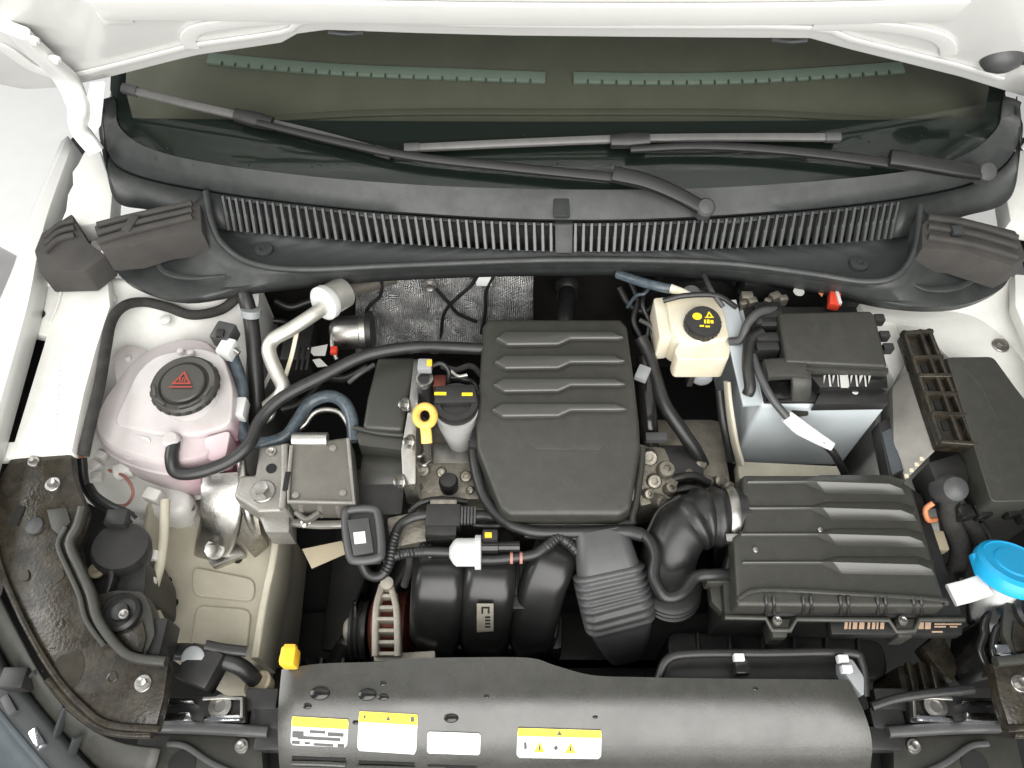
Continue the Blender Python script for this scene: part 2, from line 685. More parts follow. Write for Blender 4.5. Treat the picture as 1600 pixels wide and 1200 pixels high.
edge = [(-110, 85), (-40, 125), (40, 141), (100, 137), (165, 123), (275, 95), (310, 87), (440, 68), (465, 54), (510, 48), (650, 53), (800, 57), (1000, 59),
        (1265, 61), (1330, 79), (1420, 101), (1500, 121), (1565, 141), (1620, 158), (1690, 160), (1760, 120)]
ep = [H(*p) for p in edge]
outline = ep + [ep[-1] + HU * .75 + V((-.1, 0, 0)), ep[len(ep) // 2] + HU * .95, ep[0] + HU * .75 + V((.1, 0, 0))]
hood = prism('hood', outline, .022, 'white_paint', car, bev=.004, down=-HN)
strip('flange_bead', [H(x, y - 17, .002) for x, y in edge[3:-3]], .010, .003, 'white_paint', hood, up=HN, res=3)
strip('rear_beam', [H(x, y, .004) for x, y in ((150, 14), (420, 16), (800, 22), (1200, 22), (1500, 16))], .050, .006, 'white_paint', hood, up=HN, rad=.45, seg=4)
for pts in (((300, 74), (294, 60), (314, 44), (400, 33), (520, 29), (700, 32)), ((1482, 86), (1478, 68), (1452, 54), (1380, 42), (1270, 40))):
    strip('inner_panel_bead', [H(x, y, .002) for x, y in pts], .022, .004, 'white_paint', hood, up=HN, rad=.45, seg=4)
strip('inner_panel_bead', [H(x, y, .002) for x, y in ((-60, 60), (0, 72), (50, 105), (95, 122))], .022, .004, 'white_paint', hood, up=HN, rad=.45, seg=4)
prism('locating_pocket', [H(x, y, .004) for x, y in ((150, 22), (205, 20), (210, 38), (162, 40))], .006, 'white_paint', hood, bev=.002, down=-HN)
for x0, x1, y in ((512, 568, 52), (1205, 1262, 64)):
    strip('edge_seal', [H(x0, y - 2, .002), H((x0 + x1) / 2, y + 2, .001), H(x1, y - 1, .002)], .008, .006, 'cowl_dark', hood, up=HN, fn=lambda t: (.3 + 1.4 * t * (1 - t) * 2, 1))
st = lathe('rubber_stop', [(.0, .020), (.010, .018), (.020, .012), (.024, .004), (.025, 0)][::-1], H(1566, 92, .0), 'rubber_grey', hood, axis=HN)
st.scale = (1.25, 1, 1)
strip('seal_lip', [H(1585, 95, .006), H(1640, 98, .006)], .008, .010, 'rubber', hood, up=HN, spline=False)
for sx in (0, 1):
    def hx(p):
        return V((.165 - p.x, p.y, p.z)) if sx else p
    hg = strip('hood_hinge', [hx(p) for p in (H(22, 46, .012), H(62, 84, .014), H(104, 124, .018), P(121, 165, .235), P(124, 200, .19), P(150, 236, .15))],
               .042, .018, 'white_paint', car, up=(0, -.5, .6), rad=.35, res=5, fn=lambda t: (1.0 - .35 * t, 1))
    prism('hinge_plate', [hx(p) for p in (P(140, 128, .27), P(163, 126, .27), P(156, 190, .20), P(146, 206, .19), P(128, 185, .21))], .006, 'white_paint', hg, bev=.002)
    bolt(hg, hx(H(52, 62, .025)), .006, .006, HN, 'white_paint')
    bolt(hg, hx(H(86, 92, .025)), .006, .006, HN, 'white_paint')

# fenders, flanges and inner wings
for sx in (0, 1):
    def mx_(p):
        return V((.165 - p.x, p.y, p.z)) if sx else p
    crest = PL([(106, 212), (54, 335), (34, 404), (3, 480), (-40, 600), (-90, 740), (-140, 900)], .065)
    inner = PL([(114, 222), (76, 328), (58, 400), (42, 480), (2, 622), (-40, 760), (-95, 900)], .058)
    rows = [[mx_(p + V((-.06, 0, -.28))) for p in crest], [mx_(p + V((-.045, 0, -.06))) for p in crest], [mx_(p + V((-.018, 0, -.012))) for p in crest], [mx_(p) for p in crest], [mx_(p) for p in inner], [mx_(p + V((.004, 0, -.035))) for p in inner]]
    rows = [catmull(r, 4) for r in rows]
    loft('fender', rows, 'white_paint', car, .003)
    fl_pts = [(60, 424), (100, 432), (168, 428), (172, 478), (150, 545), (131, 615), (112, 706), (26, 712), (-8, 716), (-8, 690), (22, 690), (68, 540), (72, 525), (48, 520), (46, 500), (58, 450)]
    fw = prism('wing_flange', [mx_(p) for p in PL(fl_pts, .02)], .02, 'bay_paint', car, bev=.003)
    strip('flange_seam', [mx_(p) for p in PL([(100, 428), (92, 470), (78, 505)], .0215)], .004, .004, 'bay_paint', fw)
    prism('wing_rail', [mx_(p) for p in PL([(131, 236), (155, 232), (176, 296), (172, 345), (118, 354), (92, 352), (102, 328), (105, 304), (113, 288), (112, 268), (121, 256)], .05)], .04, 'bay_paint', car, bev=.005)
    # inner wing (strut tower side): a pressed white panel
    rowsL = [[(150, 432, .0), (240, 440, .0), (330, 446, -.005), (405, 440, -.02)],
             [(165, 480, -.01), (240, 482, -.03), (330, 492, -.04), (402, 486, -.05)],
             [(145, 545, -.02), (215, 550, -.06), (310, 556, -.09), (386, 545, -.10)],
             [(132, 620, -.03), (190, 640, -.10), (300, 660, -.13), (384, 640, -.13)],
             [(120, 705, -.06), (190, 730, -.14), (290, 760, -.16), (375, 745, -.16)],
             [(125, 780, -.14), (190, 810, -.17), (270, 830, -.19), (330, 830, -.20)]]
    rows = [catmull([mx_(P(*p)) for p in r], 5) for r in rowsL]
    rows = [list(c) for c in zip(*[catmull(list(c), 5) for c in zip(*rows)])]
    dropr = [p + V((0, 0, -.30)) for p in [r[-1] for r in rows]]
    for r, d in zip(rows, dropr):
        r.append(d)
    loft('inner_wing', rows, 'bay_paint', car, .003)
    lip_ = prism('wheel_arch_liner', [mx_(p) for p in PL([(112, 215), (140, 215), (150, 300), (120, 500), (110, 720), (-120, 900), (-60, 700), (0, 560)], -.09)], .01, 'deep_black', car, bev=0)
for i in range(14):
    c = P(88 + .35 * (i - 7) * -1.4, 572 + i * 7.6, .0215)
    if i not in (3, 8):
        box('stamped_mark', c, (.006, .0035, .002), 'bay_paint', fw if 0 else car, bev=.0005)
for x, y, z, r in ((62, 492, .021, .009),):
    lathe('flange_hole', [(r, 0), (r, .0012)], P(x, y, z), 'deep_black', car, seg=20)
for x, y, z in ((76, 440, .021), (172, 466, -.002), (258, 500, -.028)):
    lathe('panel_plug', [(.009, -.004), (.009, .0015), (.006, .003)], P(x, y, z), 'bay_paint', car, seg=20)

# firewall, floor of the bay, side walls: the dark box everything stands in
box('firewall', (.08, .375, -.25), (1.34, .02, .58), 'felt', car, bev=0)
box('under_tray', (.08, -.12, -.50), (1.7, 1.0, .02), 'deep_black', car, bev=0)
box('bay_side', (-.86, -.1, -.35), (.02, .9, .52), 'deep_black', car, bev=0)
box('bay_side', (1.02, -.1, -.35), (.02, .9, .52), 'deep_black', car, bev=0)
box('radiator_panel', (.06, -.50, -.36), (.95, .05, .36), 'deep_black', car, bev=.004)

# long member of the body on the left, stepped, leading to the front
rp = [(262, 770), (392, 770), (436, 800), (424, 900), (404, 1040), (300, 1052), (243, 1012), (236, 900)]
rl = prism('chassis_rail', PL(rp, -.185), .22, 'rail_paint', car, bev=.010, seg=3)
prism('rail_step', fillet(PL([(300, 885), (398, 905), (396, 940), (300, 930)], -.179), .014), .02, 'rail_paint', rl, bev=.005, seg=4, taper=.05)
prism('rail_step', fillet(PL([(306, 945), (392, 952), (384, 1022), (296, 1014)], -.178), .014), .02, 'rail_paint', rl, bev=.006, seg=4, taper=.05)
strip('rail_flange', PL([(446, 800, -.2), (440, 880, -.2), (424, 960, -.2), (412, 1040, -.2)]), .012, .10, 'rail_paint', rl)
for x, y in ((272, 942), (262, 908), (372, 874)):
    lathe('rail_hole', [(.007, 0), (.007, .0012)], P(x, y, -.184), 'deep_black', rl, seg=18)
strip('rail_wall', PL([(262, 800, -.20), (250, 880, -.2), (236, 960, -.2), (244, 1010, -.2)]), .012, .14, 'rail_paint', rl)
prism('suspension_turret', PL([(150, 715), (240, 735), (300, 770), (286, 800), (258, 805), (180, 790), (140, 760)], -.13), .1, 'bay_paint', car, bev=.02, seg=3)

# right inner wing top and strut tower plate
prism('strut_tower', fillet(PL([(1322, 444), (1640, 440), (1660, 650), (1560, 620), (1470, 548), (1448, 512), (1392, 505), (1352, 490)], -.035), .012), .30, 'bay_paint', car, bev=.008)
bolt(car, P(1563, 540, -.034), .010, .010, material='zinc')
lathe('panel_plug', [(.018, -.004), (.018, .001), (.014, .003)], P(1572, 488, -.035), 'bay_paint', car, seg=24)
prism('battery_wall', PL([(1352, 470, -.035), (1396, 490, -.035), (1420, 560, -.05), (1398, 600, -.06), (1372, 540, -.05)]), .2, 'bay_paint', car, bev=.006)

# windscreen with its black border, dashboard behind it
def ln(pts, res=8):
    return catmull([V((p[0], p[1], 0)) for p in pts], res)


A = [(178, 150), (190, 203), (258, 240), (420, 268), (640, 288), (880, 296), (1120, 293), (1360, 275), (1490, 250), (1556, 203), (1570, 150)]
Bl = [(155, 160), (163, 225), (203, 268), (346, 299), (605, 329), (880, 343), (1140, 335), (1405, 308), (1540, 275), (1590, 225), (1594, 160)]
Bz = [.21, .15, .115, .100, .096, .095, .096, .100, .115, .15, .21]
Dl = [(166, 215), (178, 310), (240, 330), (354, 359), (612, 380), (880, 393), (1132, 388), (1395, 372), (1500, 340), (1578, 310), (1596, 215)]
Dz = [.15, .085, .068, .060, .060, .060, .060, .060, .068, .085, .15]
n_ = len(A)
gl_rows = []
for k in range(9):
    gl_rows.append([G(x - (x - 870) * .10 * k / 8, y - 14 * (k == 0) * 0, 0) + V((0, .62, .33)) * (k / 8) for x, y in A])
for r in gl_rows:
    r[0] = r[0] + V((0, 0, 0))
ws = loft('windscreen', [catmull(r, 5) for r in gl_rows], 'glass', car, 0)
band = []
lowA = ln(A)
for p in lowA:
    c = p.lerp(V((870, 188 if 230 < p.x < 1520 else 178, 0)), 0)
top_y = lambda x: 188 + 6 * (1 - ((x - 870) / 690) ** 2) - 4
rows = []
for k in range(5):
    t = k / 4
    rows.append([G(p.x, p.y + 4 + (min(p.y, top_y(p.x)) - p.y - 4) * t, -.004) for p in lowA])
loft('black_border', rows, 'ceramic', ws, 0)
for sx, pts in ((0, [(172, 140), (190, 202), (212, 202), (196, 140)]), (1, [(1572, 140), (1556, 202), (1532, 206), (1545, 140)])):
    loft('black_border', [[G(*pts[0], -.003) + V((0, .5, .266)) * k for k in (0, .5, 1)][::1], [G(*pts[3], -.003) + V((0, .5, .266)) * k for k in (0, .5, 1)]], 'ceramic', ws, 0)
    loft('black_border', [[G(*pts[0], -.003), G(*pts[1], -.003)], [G(*pts[3], -.003), G(*pts[2], -.003)]], 'ceramic', ws, 0)
DQ, DN = GQ + V((0, .1, .01)), V((0, -.20, .98)).normalized()


def D(px, py, off=0.0):
    return PP(px, py, DQ + DN * off, DN)


da = D(870, 180)
dash = loft('dashboard', [[V((x, da.y - .03 + t * 1.0, 0)) + V((0, 0, da.z + (-.03 + t) * .204 - .0)) for x in (-.7, -.3, .08, .46, .86)] for t in (0, .3, .6, 1)], 'dash', car, .01)
for i, (x0, y0, x1, y1, xm, ym) in enumerate(((326, 92, 852, 122, 580, 112), (896, 122, 1410, 106, 1160, 122))):
    dv = strip('defroster_vent', [D(x0, y0, .004), D((x0 + xm) / 2, (y0 + ym) / 2 + 2, .004), D(xm, ym, .004), D((x1 + xm) / 2, (y1 + ym) / 2 + (1 if i else 0), .004), D(x1, y1, .004)], .024, .008, 'ticked_vent', dash, up=DN)
    for k in range(1, 24):
        t = k / 24
        a = V((x0, y0, 0)) * (1 - t) ** 2 + V((2 * xm - (x0 + x1) / 2, 2 * ym - (y0 + y1) / 2, 0)) * 2 * t * (1 - t) + V((x1, y1, 0)) * t * t
        box('vent_fin', D(a.x, a.y + 5, .009), (.0025, .009, .003), 'dash', dv, bev=0)
strip('dash_edge', [D(240, 200, .004), D(560, 178, .003), D(870, 176, .003), D(1200, 178, .003), D(1480, 196, .004)], .012, .006, 'dash', dash, up=DN)

# ================================================================== cowl
cowl = thing('cowl_panel', 'grey plastic cowl with slotted air inlet below the windscreen', 'cowl', P(878, 400, .03))
Aw = [G(x, y, .004) for x, y in A]
Bw = [P(x, y, z) for (x, y), z in zip(Bl, Bz)]
midw = [a.lerp(b_, .5) + V((0, -.001, .002)) for a, b_ in zip(Aw, Bw)]
Aw2 = [p + V((0, .006, -.012)) for p in Aw]
loft('upper_trim', [catmull(r, 6) for r in (Aw2, Aw, midw, Bw, [p + V((0, .004, -.010)) for p in Bw])], 'cowl_plastic', cowl, .003, smooth=60)
Ew = [P(x, y + 5, z - .006) for (x, y), z in zip(Bl, Bz)]
Dw = [P(x, y, z) for (x, y), z in zip(Dl, Dz)]
Ed, Dd = catmull(Ew, 12), catmull(Dw, 12)
i0, i1 = 36, 84
loft('grille_recess', [[p + V((0, .018, .004)) for p in Ed], [p + V((0, .018, -.004)) for p in Dd]], 'deep_black', cowl, .002)
loft('end_face', [Ed[:i0 + 1], [a.lerp(b_, .5) + V((0, -.004, 0)) for a, b_ in zip(Ed, Dd)][:i0 + 1], Dd[:i0 + 1]], 'cowl_plastic', cowl, .003)
loft('end_face', [Ed[i1:], [a.lerp(b_, .5) + V((0, -.004, 0)) for a, b_ in zip(Ed, Dd)][i1:], Dd[i1:]], 'cowl_plastic', cowl, .003)


def at(path, t):
    f = t * (len(path) - 1)
    i = min(int(f), len(path) - 2)
    return path[i].lerp(path[i + 1], f - i)


# top band of the grille with its two shallow dips, then the bars one by one
Esub, Dsub = Ed[i0:i1 + 1], Dd[i0:i1 + 1]
rows = [[], [], []]
for k in range(97):
    t = k / 96
    e, d = at(Esub, t), at(Dsub, t)
    dip = .16 + .14 * sum(math.exp(-((t - c) / .035) ** 2) for c in (.235, .765))
    rows[0].append(e)
    rows[1].append(e.lerp(d, dip * .55) + V((0, -.001, 0)))
    rows[2].append(e.lerp(d, dip) + V((0, .004, 0)))
loft('grille_top_band', rows, 'cowl_plastic', cowl, .003)
bar_me = None
NB = 84
for k in range(NB):
    t = (k + .5) / NB
    if abs(t - .502) < .012:
        continue
    e, d = at(Esub, t), at(Dsub, t)
    lean = V((.003 * (t - .5) * 2, 0, 0))
    e = e.lerp(d, .08) + lean + V((0, .003, 0))
    d = d + V((0, .001, -.002))
    if bar_me is None:
        o = box('grille_bar', (0, 0, 0), (.0064, .010, 1), 'cowl_plastic_lit', cowl, bev=0)
        bm = bmesh.new()
        bm.from_mesh(o.data)
        bmesh.ops.translate(bm, vec=(0, 0, -.5), verts=bm.verts)
        bevel(bm, .0012, 1)
        bm.to_mesh(o.data)
        bm.free()
        bar_me = o.data
    else:
        o = bpy.data.objects.new('grille_bar', bar_me)
        COL.objects.link(o)
        o.parent = cowl
    zd = (e - d)
    q = V((0, 0, 1)).rotation_difference(zd.normalized())
    o.matrix_local = Matrix.Translation(e.lerp(d, .5) - wloc(cowl)) @ q.to_matrix().to_4x4() @ Matrix.Diagonal((1, 1, zd.length, 1))
prism('centre_joint', [at(Esub, .488) + V((0, -.003, 0)), at(Esub, .514) + V((0, -.003, 0)), at(Dsub, .514) + V((0, -.004, 0)), at(Dsub, .488) + V((0, -.004, 0))], .012, 'cowl_plastic', cowl, bev=.002, down=(0, 1, -.1))
box('centre_joint', P(877, 318, .112), (.026, .055, .006), 'cowl_plastic', cowl, bev=.002, rot=Matrix.Rotation(R(8), 3, 'X'))
# gutter floor, lip and front skirt
Lp = [(322, 300, .105), (331, 348, .092), (347, 380, .076), (390, 410, .066), (470, 421, .062), (640, 414, .062), (880, 406, .062), (1110, 410, .062), (1255, 426, .062), (1350, 440, .066), (1402, 430, .074), (1430, 388, .088), (1438, 322, .105)]
Lw = [P(*p) for p in Lp]
lipt = catmull(Lw, 6)
Dg = [Dsub[int(round(i * (len(Dsub) - 1) / (len(lipt) - 1)))] + V((0, .004, -.003)) for i in range(len(lipt))]
rows = []
for k in range(6):
    t = k / 5
    rows.append([d.lerp(V((l.x, l.y, min(l.z, d.z + .004) - .006)), t) + V((0, 0, -.012 * math.sin(math.pi * t))) for d, l in zip(Dg, lipt)])
rows.append([l + V((0, 0, -.002)) for l in lipt])
loft('gutter', rows, 'cowl_dark', cowl, .002, smooth=60)
tube('front_lip', Lw, .0055, 'cowl_plastic', cowl, sides=12, res=7)
for x, y in ((412, 390), (1342, 412)):
    lathe('drain_boss', [(.016, -.004), (.015, .002), (.006, .003), (.005, 0)], P(x, y, .048), 'cowl_dark', cowl, seg=20)
Fp = [(160, 386), (172, 412), (205, 442), (285, 464), (405, 447), (610, 428), (880, 420), (1110, 425), (1285, 450), (1400, 473), (1497, 475), (1562, 452), (1584, 424)]
Fw = [P(x, y, .032) for x, y in Fp]
rows = []
for k, (t, dz) in enumerate(((0, 0), (.18, -.010), (.45, -.022), (.7, -.012), (1, -.004), (1.0, -.022))):
    rows.append(catmull([l.lerp(f, t) + V((0, (.004 if k == 5 else 0), dz * (1 if i in (0, 1, 2, 3, 9, 10, 11, 12) or k > 3 else .4))) for i, (l, f) in enumerate(zip(Lw, Fw))], 6))
loft('front_skirt', rows, 'cowl_plastic', cowl, .003, smooth=60)
for lst in (((240, 400, .056), (258, 425, .050), (300, 434, .050), (352, 430, .052)), ((1420, 440, .056), (1450, 452, .052), (1500, 448, .052), (1540, 425, .056))):
    strip('scoop_edge', PL([(a, b2, c - .003) for a, b2, c in lst]), .012, .006, 'cowl_plastic', cowl, fn=lambda t: (1 - .6 * abs(2 * t - 1), 1 - .7 * abs(2 * t - 1)))

# foam end blocks
FB = ((0, 'left', [(146, 352), (200, 334), (298, 311), (313, 320), (316, 362), (250, 370), (205, 384), (156, 388)], .105, .055),
      (1, 'inner', [(53, 392), (64, 364), (112, 333), (122, 352), (138, 378), (166, 398), (132, 424), (62, 426)], .072, .05),
      (2, 'right', [(1441, 350), (1456, 333), (1500, 338), (1588, 360), (1606, 402), (1580, 416), (1505, 392), (1440, 388)], .105, .055))
for k, nm, pts, z, h in FB:
    lab = {0: 'layered brown foam seal block beside the slotted cowl, next to the coolant tank side', 1: 'cut foam wedge on the fender flange under the hood hinge',
           2: 'layered brown foam seal block at the battery side of the cowl'}[k]
    f = thing('foam_block', lab, 'foam block', P(pts[0][0], pts[0][1], z - h))
    prism('block', PL(pts, z), h, 'foam', f, bev=.004)
    c = sum((V((p[0], p[1], 0)) for p in pts), V()) / len(pts)
    if k == 0:
        for d in (0, 13, 26):
            strip('layer', PL([(152, 352 + d), (200, 340 + d * .9), (300, 318 + d * .8)], z + .003), .010, .009, 'foam', f)
        box('clip', P(205, 352, z + .004), (.014, .034, .012), 'foam', f, bev=.002, rot=Matrix.Rotation(R(-12), 3, 'Z'))
    elif k == 1:
        for d in (0, 11, 22):
            strip('layer', PL([(70, 372 + d), (92, 352 + d), (116, 345 + d)], z + .003), .009, .008, 'foam', f)
    else:
        for d in (0, 14, 30):
            strip('layer', PL([(1450, 340 + d), (1520, 352 + d), (1590, 372 + d)], z + .003), .010, .009, 'foam', f)
        box('clip', P(1494, 362, z + .004), (.018, .016, .014), 'cowl_dark', f, bev=.002)

# ================================================================== wipers
def wiper(label, blade, mount, arm, head, pivot):
    w = thing('windscreen_wiper', label, 'wiper', P(pivot[0], pivot[1], .11), 'wipers parked at the foot of the windscreen')
    bpts = [G(*p, .016) for p in blade]
    bl = strip('blade', bpts, .013, .010, 'wiper_grey', w, up=GN, res=6)
    strip('rubber_lip', [G(p[0], p[1] + 2, .006) for p in blade], .005, .016, 'rubber', bl, up=GN, res=6)
    for e in (0, -1):
        s = bpts[e]
        d = (bpts[1 if e == 0 else -2] - s).normalized()
        strip('end_cap', [s - d * .004, s + d * .020], .016, .015, 'rubber_grey', bl, up=GN, spline=False)
    q = bpts[0].lerp(bpts[1], .62)
    md = (bpts[len(bpts) // 2] - bpts[0]).normalized()
    mp = G(*mount, .022)
    strip('blade_mount', [mp - md * .032, mp, mp + md * .030], .024, .020, 'black_plastic', w, up=GN, spline=False, fn=lambda t: (1 - .3 * abs(t - .5), 1))
    strip('arm', [G(p[0], p[1], .020 + p[2]) for p in arm], .0175, .010, 'wiper_black', w, up=GN, res=6, fn=lambda t: (.62 + .30 * t, 1))
    strip('arm_head', [G(p[0], p[1], .020 + p[2]) for p in head], .026, .016, 'wiper_black', w, up=GN, res=6, fn=lambda t: (1.0 - .15 * t, 1))
    lathe('pivot_cap', [(.0155, -.014), (.0155, .008), (.012, .012), (.004, .0135)], G(pivot[0], pivot[1], .024), 'rubber_grey', w, axis=GN)
    return w


wiper('black wiper slanting up across the glass on the coolant tank side', [(196, 139), (290, 162), (395, 186), (505, 212), (606, 240)], (398, 187),
      [(402, 192, .008), (520, 220, .010), (640, 244, .010), (800, 262, .008), (965, 278, .006)], [(958, 272, .012), (1010, 284, .014), (1060, 305, .012), (1100, 327, .006)], (1101, 326))
wiper('black wiper lying level, its arm pivoting at the battery side', [(636, 232), (800, 224), (985, 217), (1150, 215), (1308, 215)], (985, 220),
      [(985, 234, .008), (1080, 229, .010), (1180, 232, .010), (1290, 242, .008), (1396, 256, .006)], [(1390, 247, .012), (1440, 255, .014), (1495, 265, .012), (1537, 271, .006)], (1538, 270))

# ================================================================== engine cover
ec = thing('engine_cover', 'dark grey plastic engine cover with four raised ribs', 'engine cover', P(870, 650, -.06))
oc = PL([(762, 498, 0), (970, 498, 0), (980, 510, 0), (992, 600, 0), (999, 660, 0), (1001, 700, -.007), (986, 793, -.024), (970, 804, -.026), (796, 804, -.026),
         (781, 793, -.024), (745, 700, -.007), (744, 660, 0), (749, 600, 0), (754, 510, 0)])
prism('cover_top', oc, .055, 'cover_plastic', ec, bev=.007, seg=3, taper=.015, faces=[[0, 1, 2, 3, 4, 11, 12, 13], [4, 5, 10, 11], [5, 6, 7, 8, 9, 10]])
prism('front_facet', PL([(792, 668, -.0020), (975, 668, -.0020), (938, 703, -.0062), (838, 703, -.0062)]), .004, 'cover_plastic', ec, bev=.002)
tube('front_rim', PL([(741, 705, -.045), (752, 745, -.052), (782, 808, -.062), (796, 818, -.063), (970, 818, -.063), (988, 806, -.060), (1000, 740, -.05), (1003, 700, -.045)]), .006, 'cover_plastic', ec, res=4)
for y0 in (526, 563, 599, 638):
    w = (y0 - 526) * .03
    prism('cover_rib', PL([(774 - w * 2, y0 + 1), (790 - w * 2, y0 - 10), (880, y0 - 10), (958 + w, y0 - 10), (976 + w * 2, y0), (964 + w, y0 + 2), (892, y0 + 2), (872, y0 + 11), (792 - w * 2, y0 + 12)], .010),
          .012, 'rib_plastic', ec, bev=.0045, seg=3, taper=.03)
for x in (855, 895):
    box('cover_tab', P(x, 826, -.066), (.030, .012, .016), 'cover_plastic', ec, bev=.002)

# ================================================================== engine
en = thing('engine', 'aluminium engine block with black timing cover under the ribbed cover', 'engine', (0, -.05, -.45))
box('engine_block', (.0, -.05, -.29), (.36, .26, .34), 'cast_alu', en, bev=.01)
box('cylinder_head', (.085, -.05, -.10), (.21, .25, .10), 'cast_alu', en, bev=.012)
prism('head_casting', PL([(640, 722), (760, 722), (766, 780), (644, 782)], -.085), .06, 'cast_alu', en, bev=.006)
for x, y, s in ((662, 735, .016), (690, 738, .012), (728, 745, .014), (652, 762, .012), (735, 766, .01)):
    lathe('casting_boss', [(s * .8, -.03), (s * .7, .002), (s * .55, .006), (s * .3, .007), (s * .28, .003)], P(x, y, -.084), 'cast_alu', en, axis=(random.uniform(-.3, .3), random.uniform(-.6, .0), 1), seg=14)
prism('head_casting', PL([(985, 690), (1040, 698), (1062, 752), (1050, 780), (1000, 792)], -.085), .08, 'cast_alu', en, bev=.008)
for x, y, s in ((1015, 715, .018), (1040, 735, .02), (1022, 752, .016), (1046, 765, .014), (1012, 772, .012), (1030, 783, .015)):
    lathe('casting_boss', [(s * .9, -.03), (s * .75, .004), (s * .6, .009), (s * .3, .010), (s * .28, .004)], P(x, y, -.084), 'cast_alu', en, axis=(random.uniform(-.2, .5), random.uniform(-.7, .0), 1), seg=14)
tc_ = prism('timing_cover', PL([(590, 558), (650, 558), (634, 640), (629, 672), (566, 668), (574, 620)], -.025), .09, 'timing_plastic', en, bev=.007, seg=3)
prism('cover_step', PL([(551, 664), (632, 673), (630, 704), (560, 696)], -.040), .05, 'timing_plastic', tc_, bev=.006)
strip('cover_seam', PL([(552, 668, -.036), (590, 676, -.036), (630, 680, -.036)]), .007, .006, 'timing_plastic', tc_)
lathe('timing_drum', [(.030, 0), (.050, .006), (.053, .012), (.053, .07), (.05, .078)], P(566, 752, -.115), 'timing_plastic', en, axis=(1, .02, 0), seg=40)
box('timing_lower', P(600, 800, -.15), (.085, .08, .16), 'black_plastic', en, bev=.01)
fp_ = prism('flange_plate', PL([(646, 560), (656, 560), (654, 620), (650, 690), (650, 757), (629, 758), (626, 702), (637, 640)], -.018), .07, 'aluminium', en, bev=.004)
for x, y in ((634, 632), (627, 752), (641, 690)):
    bolt(fp_, P(x, y, -.012), .008, .010, (-.75, -.3, .6))
prism('head_deck', PL([(676, 690), (752, 698), (756, 734), (674, 724)], -.10), .03, 'zinc', en, bev=.004)
lathe('filler_neck', [(.012, -.14), (.018, -.11), (.030, -.04), (.032, -.012), (.033, -.002)], P(713, 640, 0), 'filler_plastic', en, seg=36)
cp = lathe('filler_cap', [(.033, -.004), (.034, .004), (.033, .012), (.024, .012), (.022, .007)], P(713, 634, .002), 'black_plastic', en, seg=36)
prism('cap_plate', PL([(680, 602), (742, 600), (746, 628), (678, 630)], .018), .02, 'black_plastic', cp, bev=.004)
for x, y, w in ((688, 615, .018), (730, 616, .016)):
    box('cap_mark', P(x, y, .0185), (w, .005, .001), 'print_yellow', cp, bev=0)
sn = lathe('cam_sensor', [(.012, -.08), (.013, -.02), (.012, .010), (.009, .012), (.009, .024)], P(664, 604, -.01), 'black_plastic', en)
lathe('sensor_collar', [(.0135, 0), (.0135, .006)], P(664, 594, .004), 'aluminium', sn)
box('sensor_plug', P(664, 572, .024), (.022, .020, .014), 'grey_plastic', sn, bev=.003)
box('sensor_clip', P(671, 567, .034), (.008, .009, .006), 'yellow', sn, bev=.001)
box('sensor_socket', P(688, 600, .0), (.019, .022, .02), 'copper', en, bev=.003)
tube('sensor_lead', PL([(672, 572, .024), (690, 568, .03), (701, 580, .02), (700, 600, .0)]), .0035, 'rubber', sn, sides=8)
lathe('black_plug', [(.014, -.02), (.015, .004), (.012, .010), (.005, .011)], P(701, 754, -.068), 'rubber', en)
dp = thing('oil_dipstick', 'yellow ring handled oil dipstick beside the filler cap', 'dipstick', P(667, 690, -.02))
tube('handle_ring', [P(664 + 14 * math.cos(R(a)), 650 + 15 * math.sin(R(a)), .020) for a in range(0, 361, 20)], .0062, 'pale_yellow', dp, sides=10, res=2)
strip('handle_stem', PL([(664, 664, .020), (666, 678, .016), (667, 692, .008)]), .016, .010, 'pale_yellow', dp)
tube('dipstick_tube', PL([(667, 688, .006), (668, 710, -.04), (669, 730, -.10)]), .0055, 'aluminium', dp)
for k, (x, y) in enumerate(((663, 722), (655, 708))):
    tube('tube_clip', PL([(x - 12, y, -.05), (x, y + 5, -.045), (x + 10, y - 2, -.05)]), .003, 'zinc', dp, sides=8)

# ================================================================== engine mount
em = thing('engine_mount', 'cast aluminium engine mount bracket bolted beside the timing cover', 'engine mount', P(430, 800, -.2))
prism('mount_box', PL([(454, 694), (546, 682), (557, 788), (450, 786)], -.022), .055, 'grey_cast', em, bev=.005, seg=3)
tube('top_boss', PL([(458, 687, -.022), (512, 687, -.022)]), .011, 'aluminium', em, res=3)
prism('mount_arm', PL([(405, 698), (453, 690), (450, 798), (402, 800), (364, 776), (374, 742), (398, 742)], -.034), .045, 'mount_alu', em, bev=.006, seg=3)
strip('arm_rib', PL([(446, 698, -.026), (446, 750, -.026), (442, 796, -.028)]), .010, .016, 'mount_alu', em)
prism('mount_foot', PL([(402, 800), (452, 792), (452, 832), (414, 832)], -.055), .05, 'mount_alu', em, bev=.005)
strip('box_lip', PL([(456, 697, -.020), (452, 740, -.020), (451, 784, -.020), (553, 786, -.020), (544, 686, -.020)]), .006, .006, 'mount_alu', em, spline=False)
for x in (470, 500, 528):
    strip('box_web', PL([(x, 789, -.030), (x + 1, 798, -.050), (x + 2, 806, -.072)]), .006, .008, 'mount_alu', em)
strip('box_flange', PL([(452, 816, -.074), (500, 820, -.075), (556, 818, -.075)]), .012, .010, 'mount_alu', em)
for x, y in ((520, 700), (536, 770), (462, 774)):
    lathe('cast_pip', [(.006, -.004), (.005, .0015), (.002, .002)], P(x, y, -.021), 'mount_alu', em, seg=14)
bolt(em, P(411, 768, -.032), .014, .014, washer=1.6)
bolt(em, P(424, 706, -.033), .006, .005)
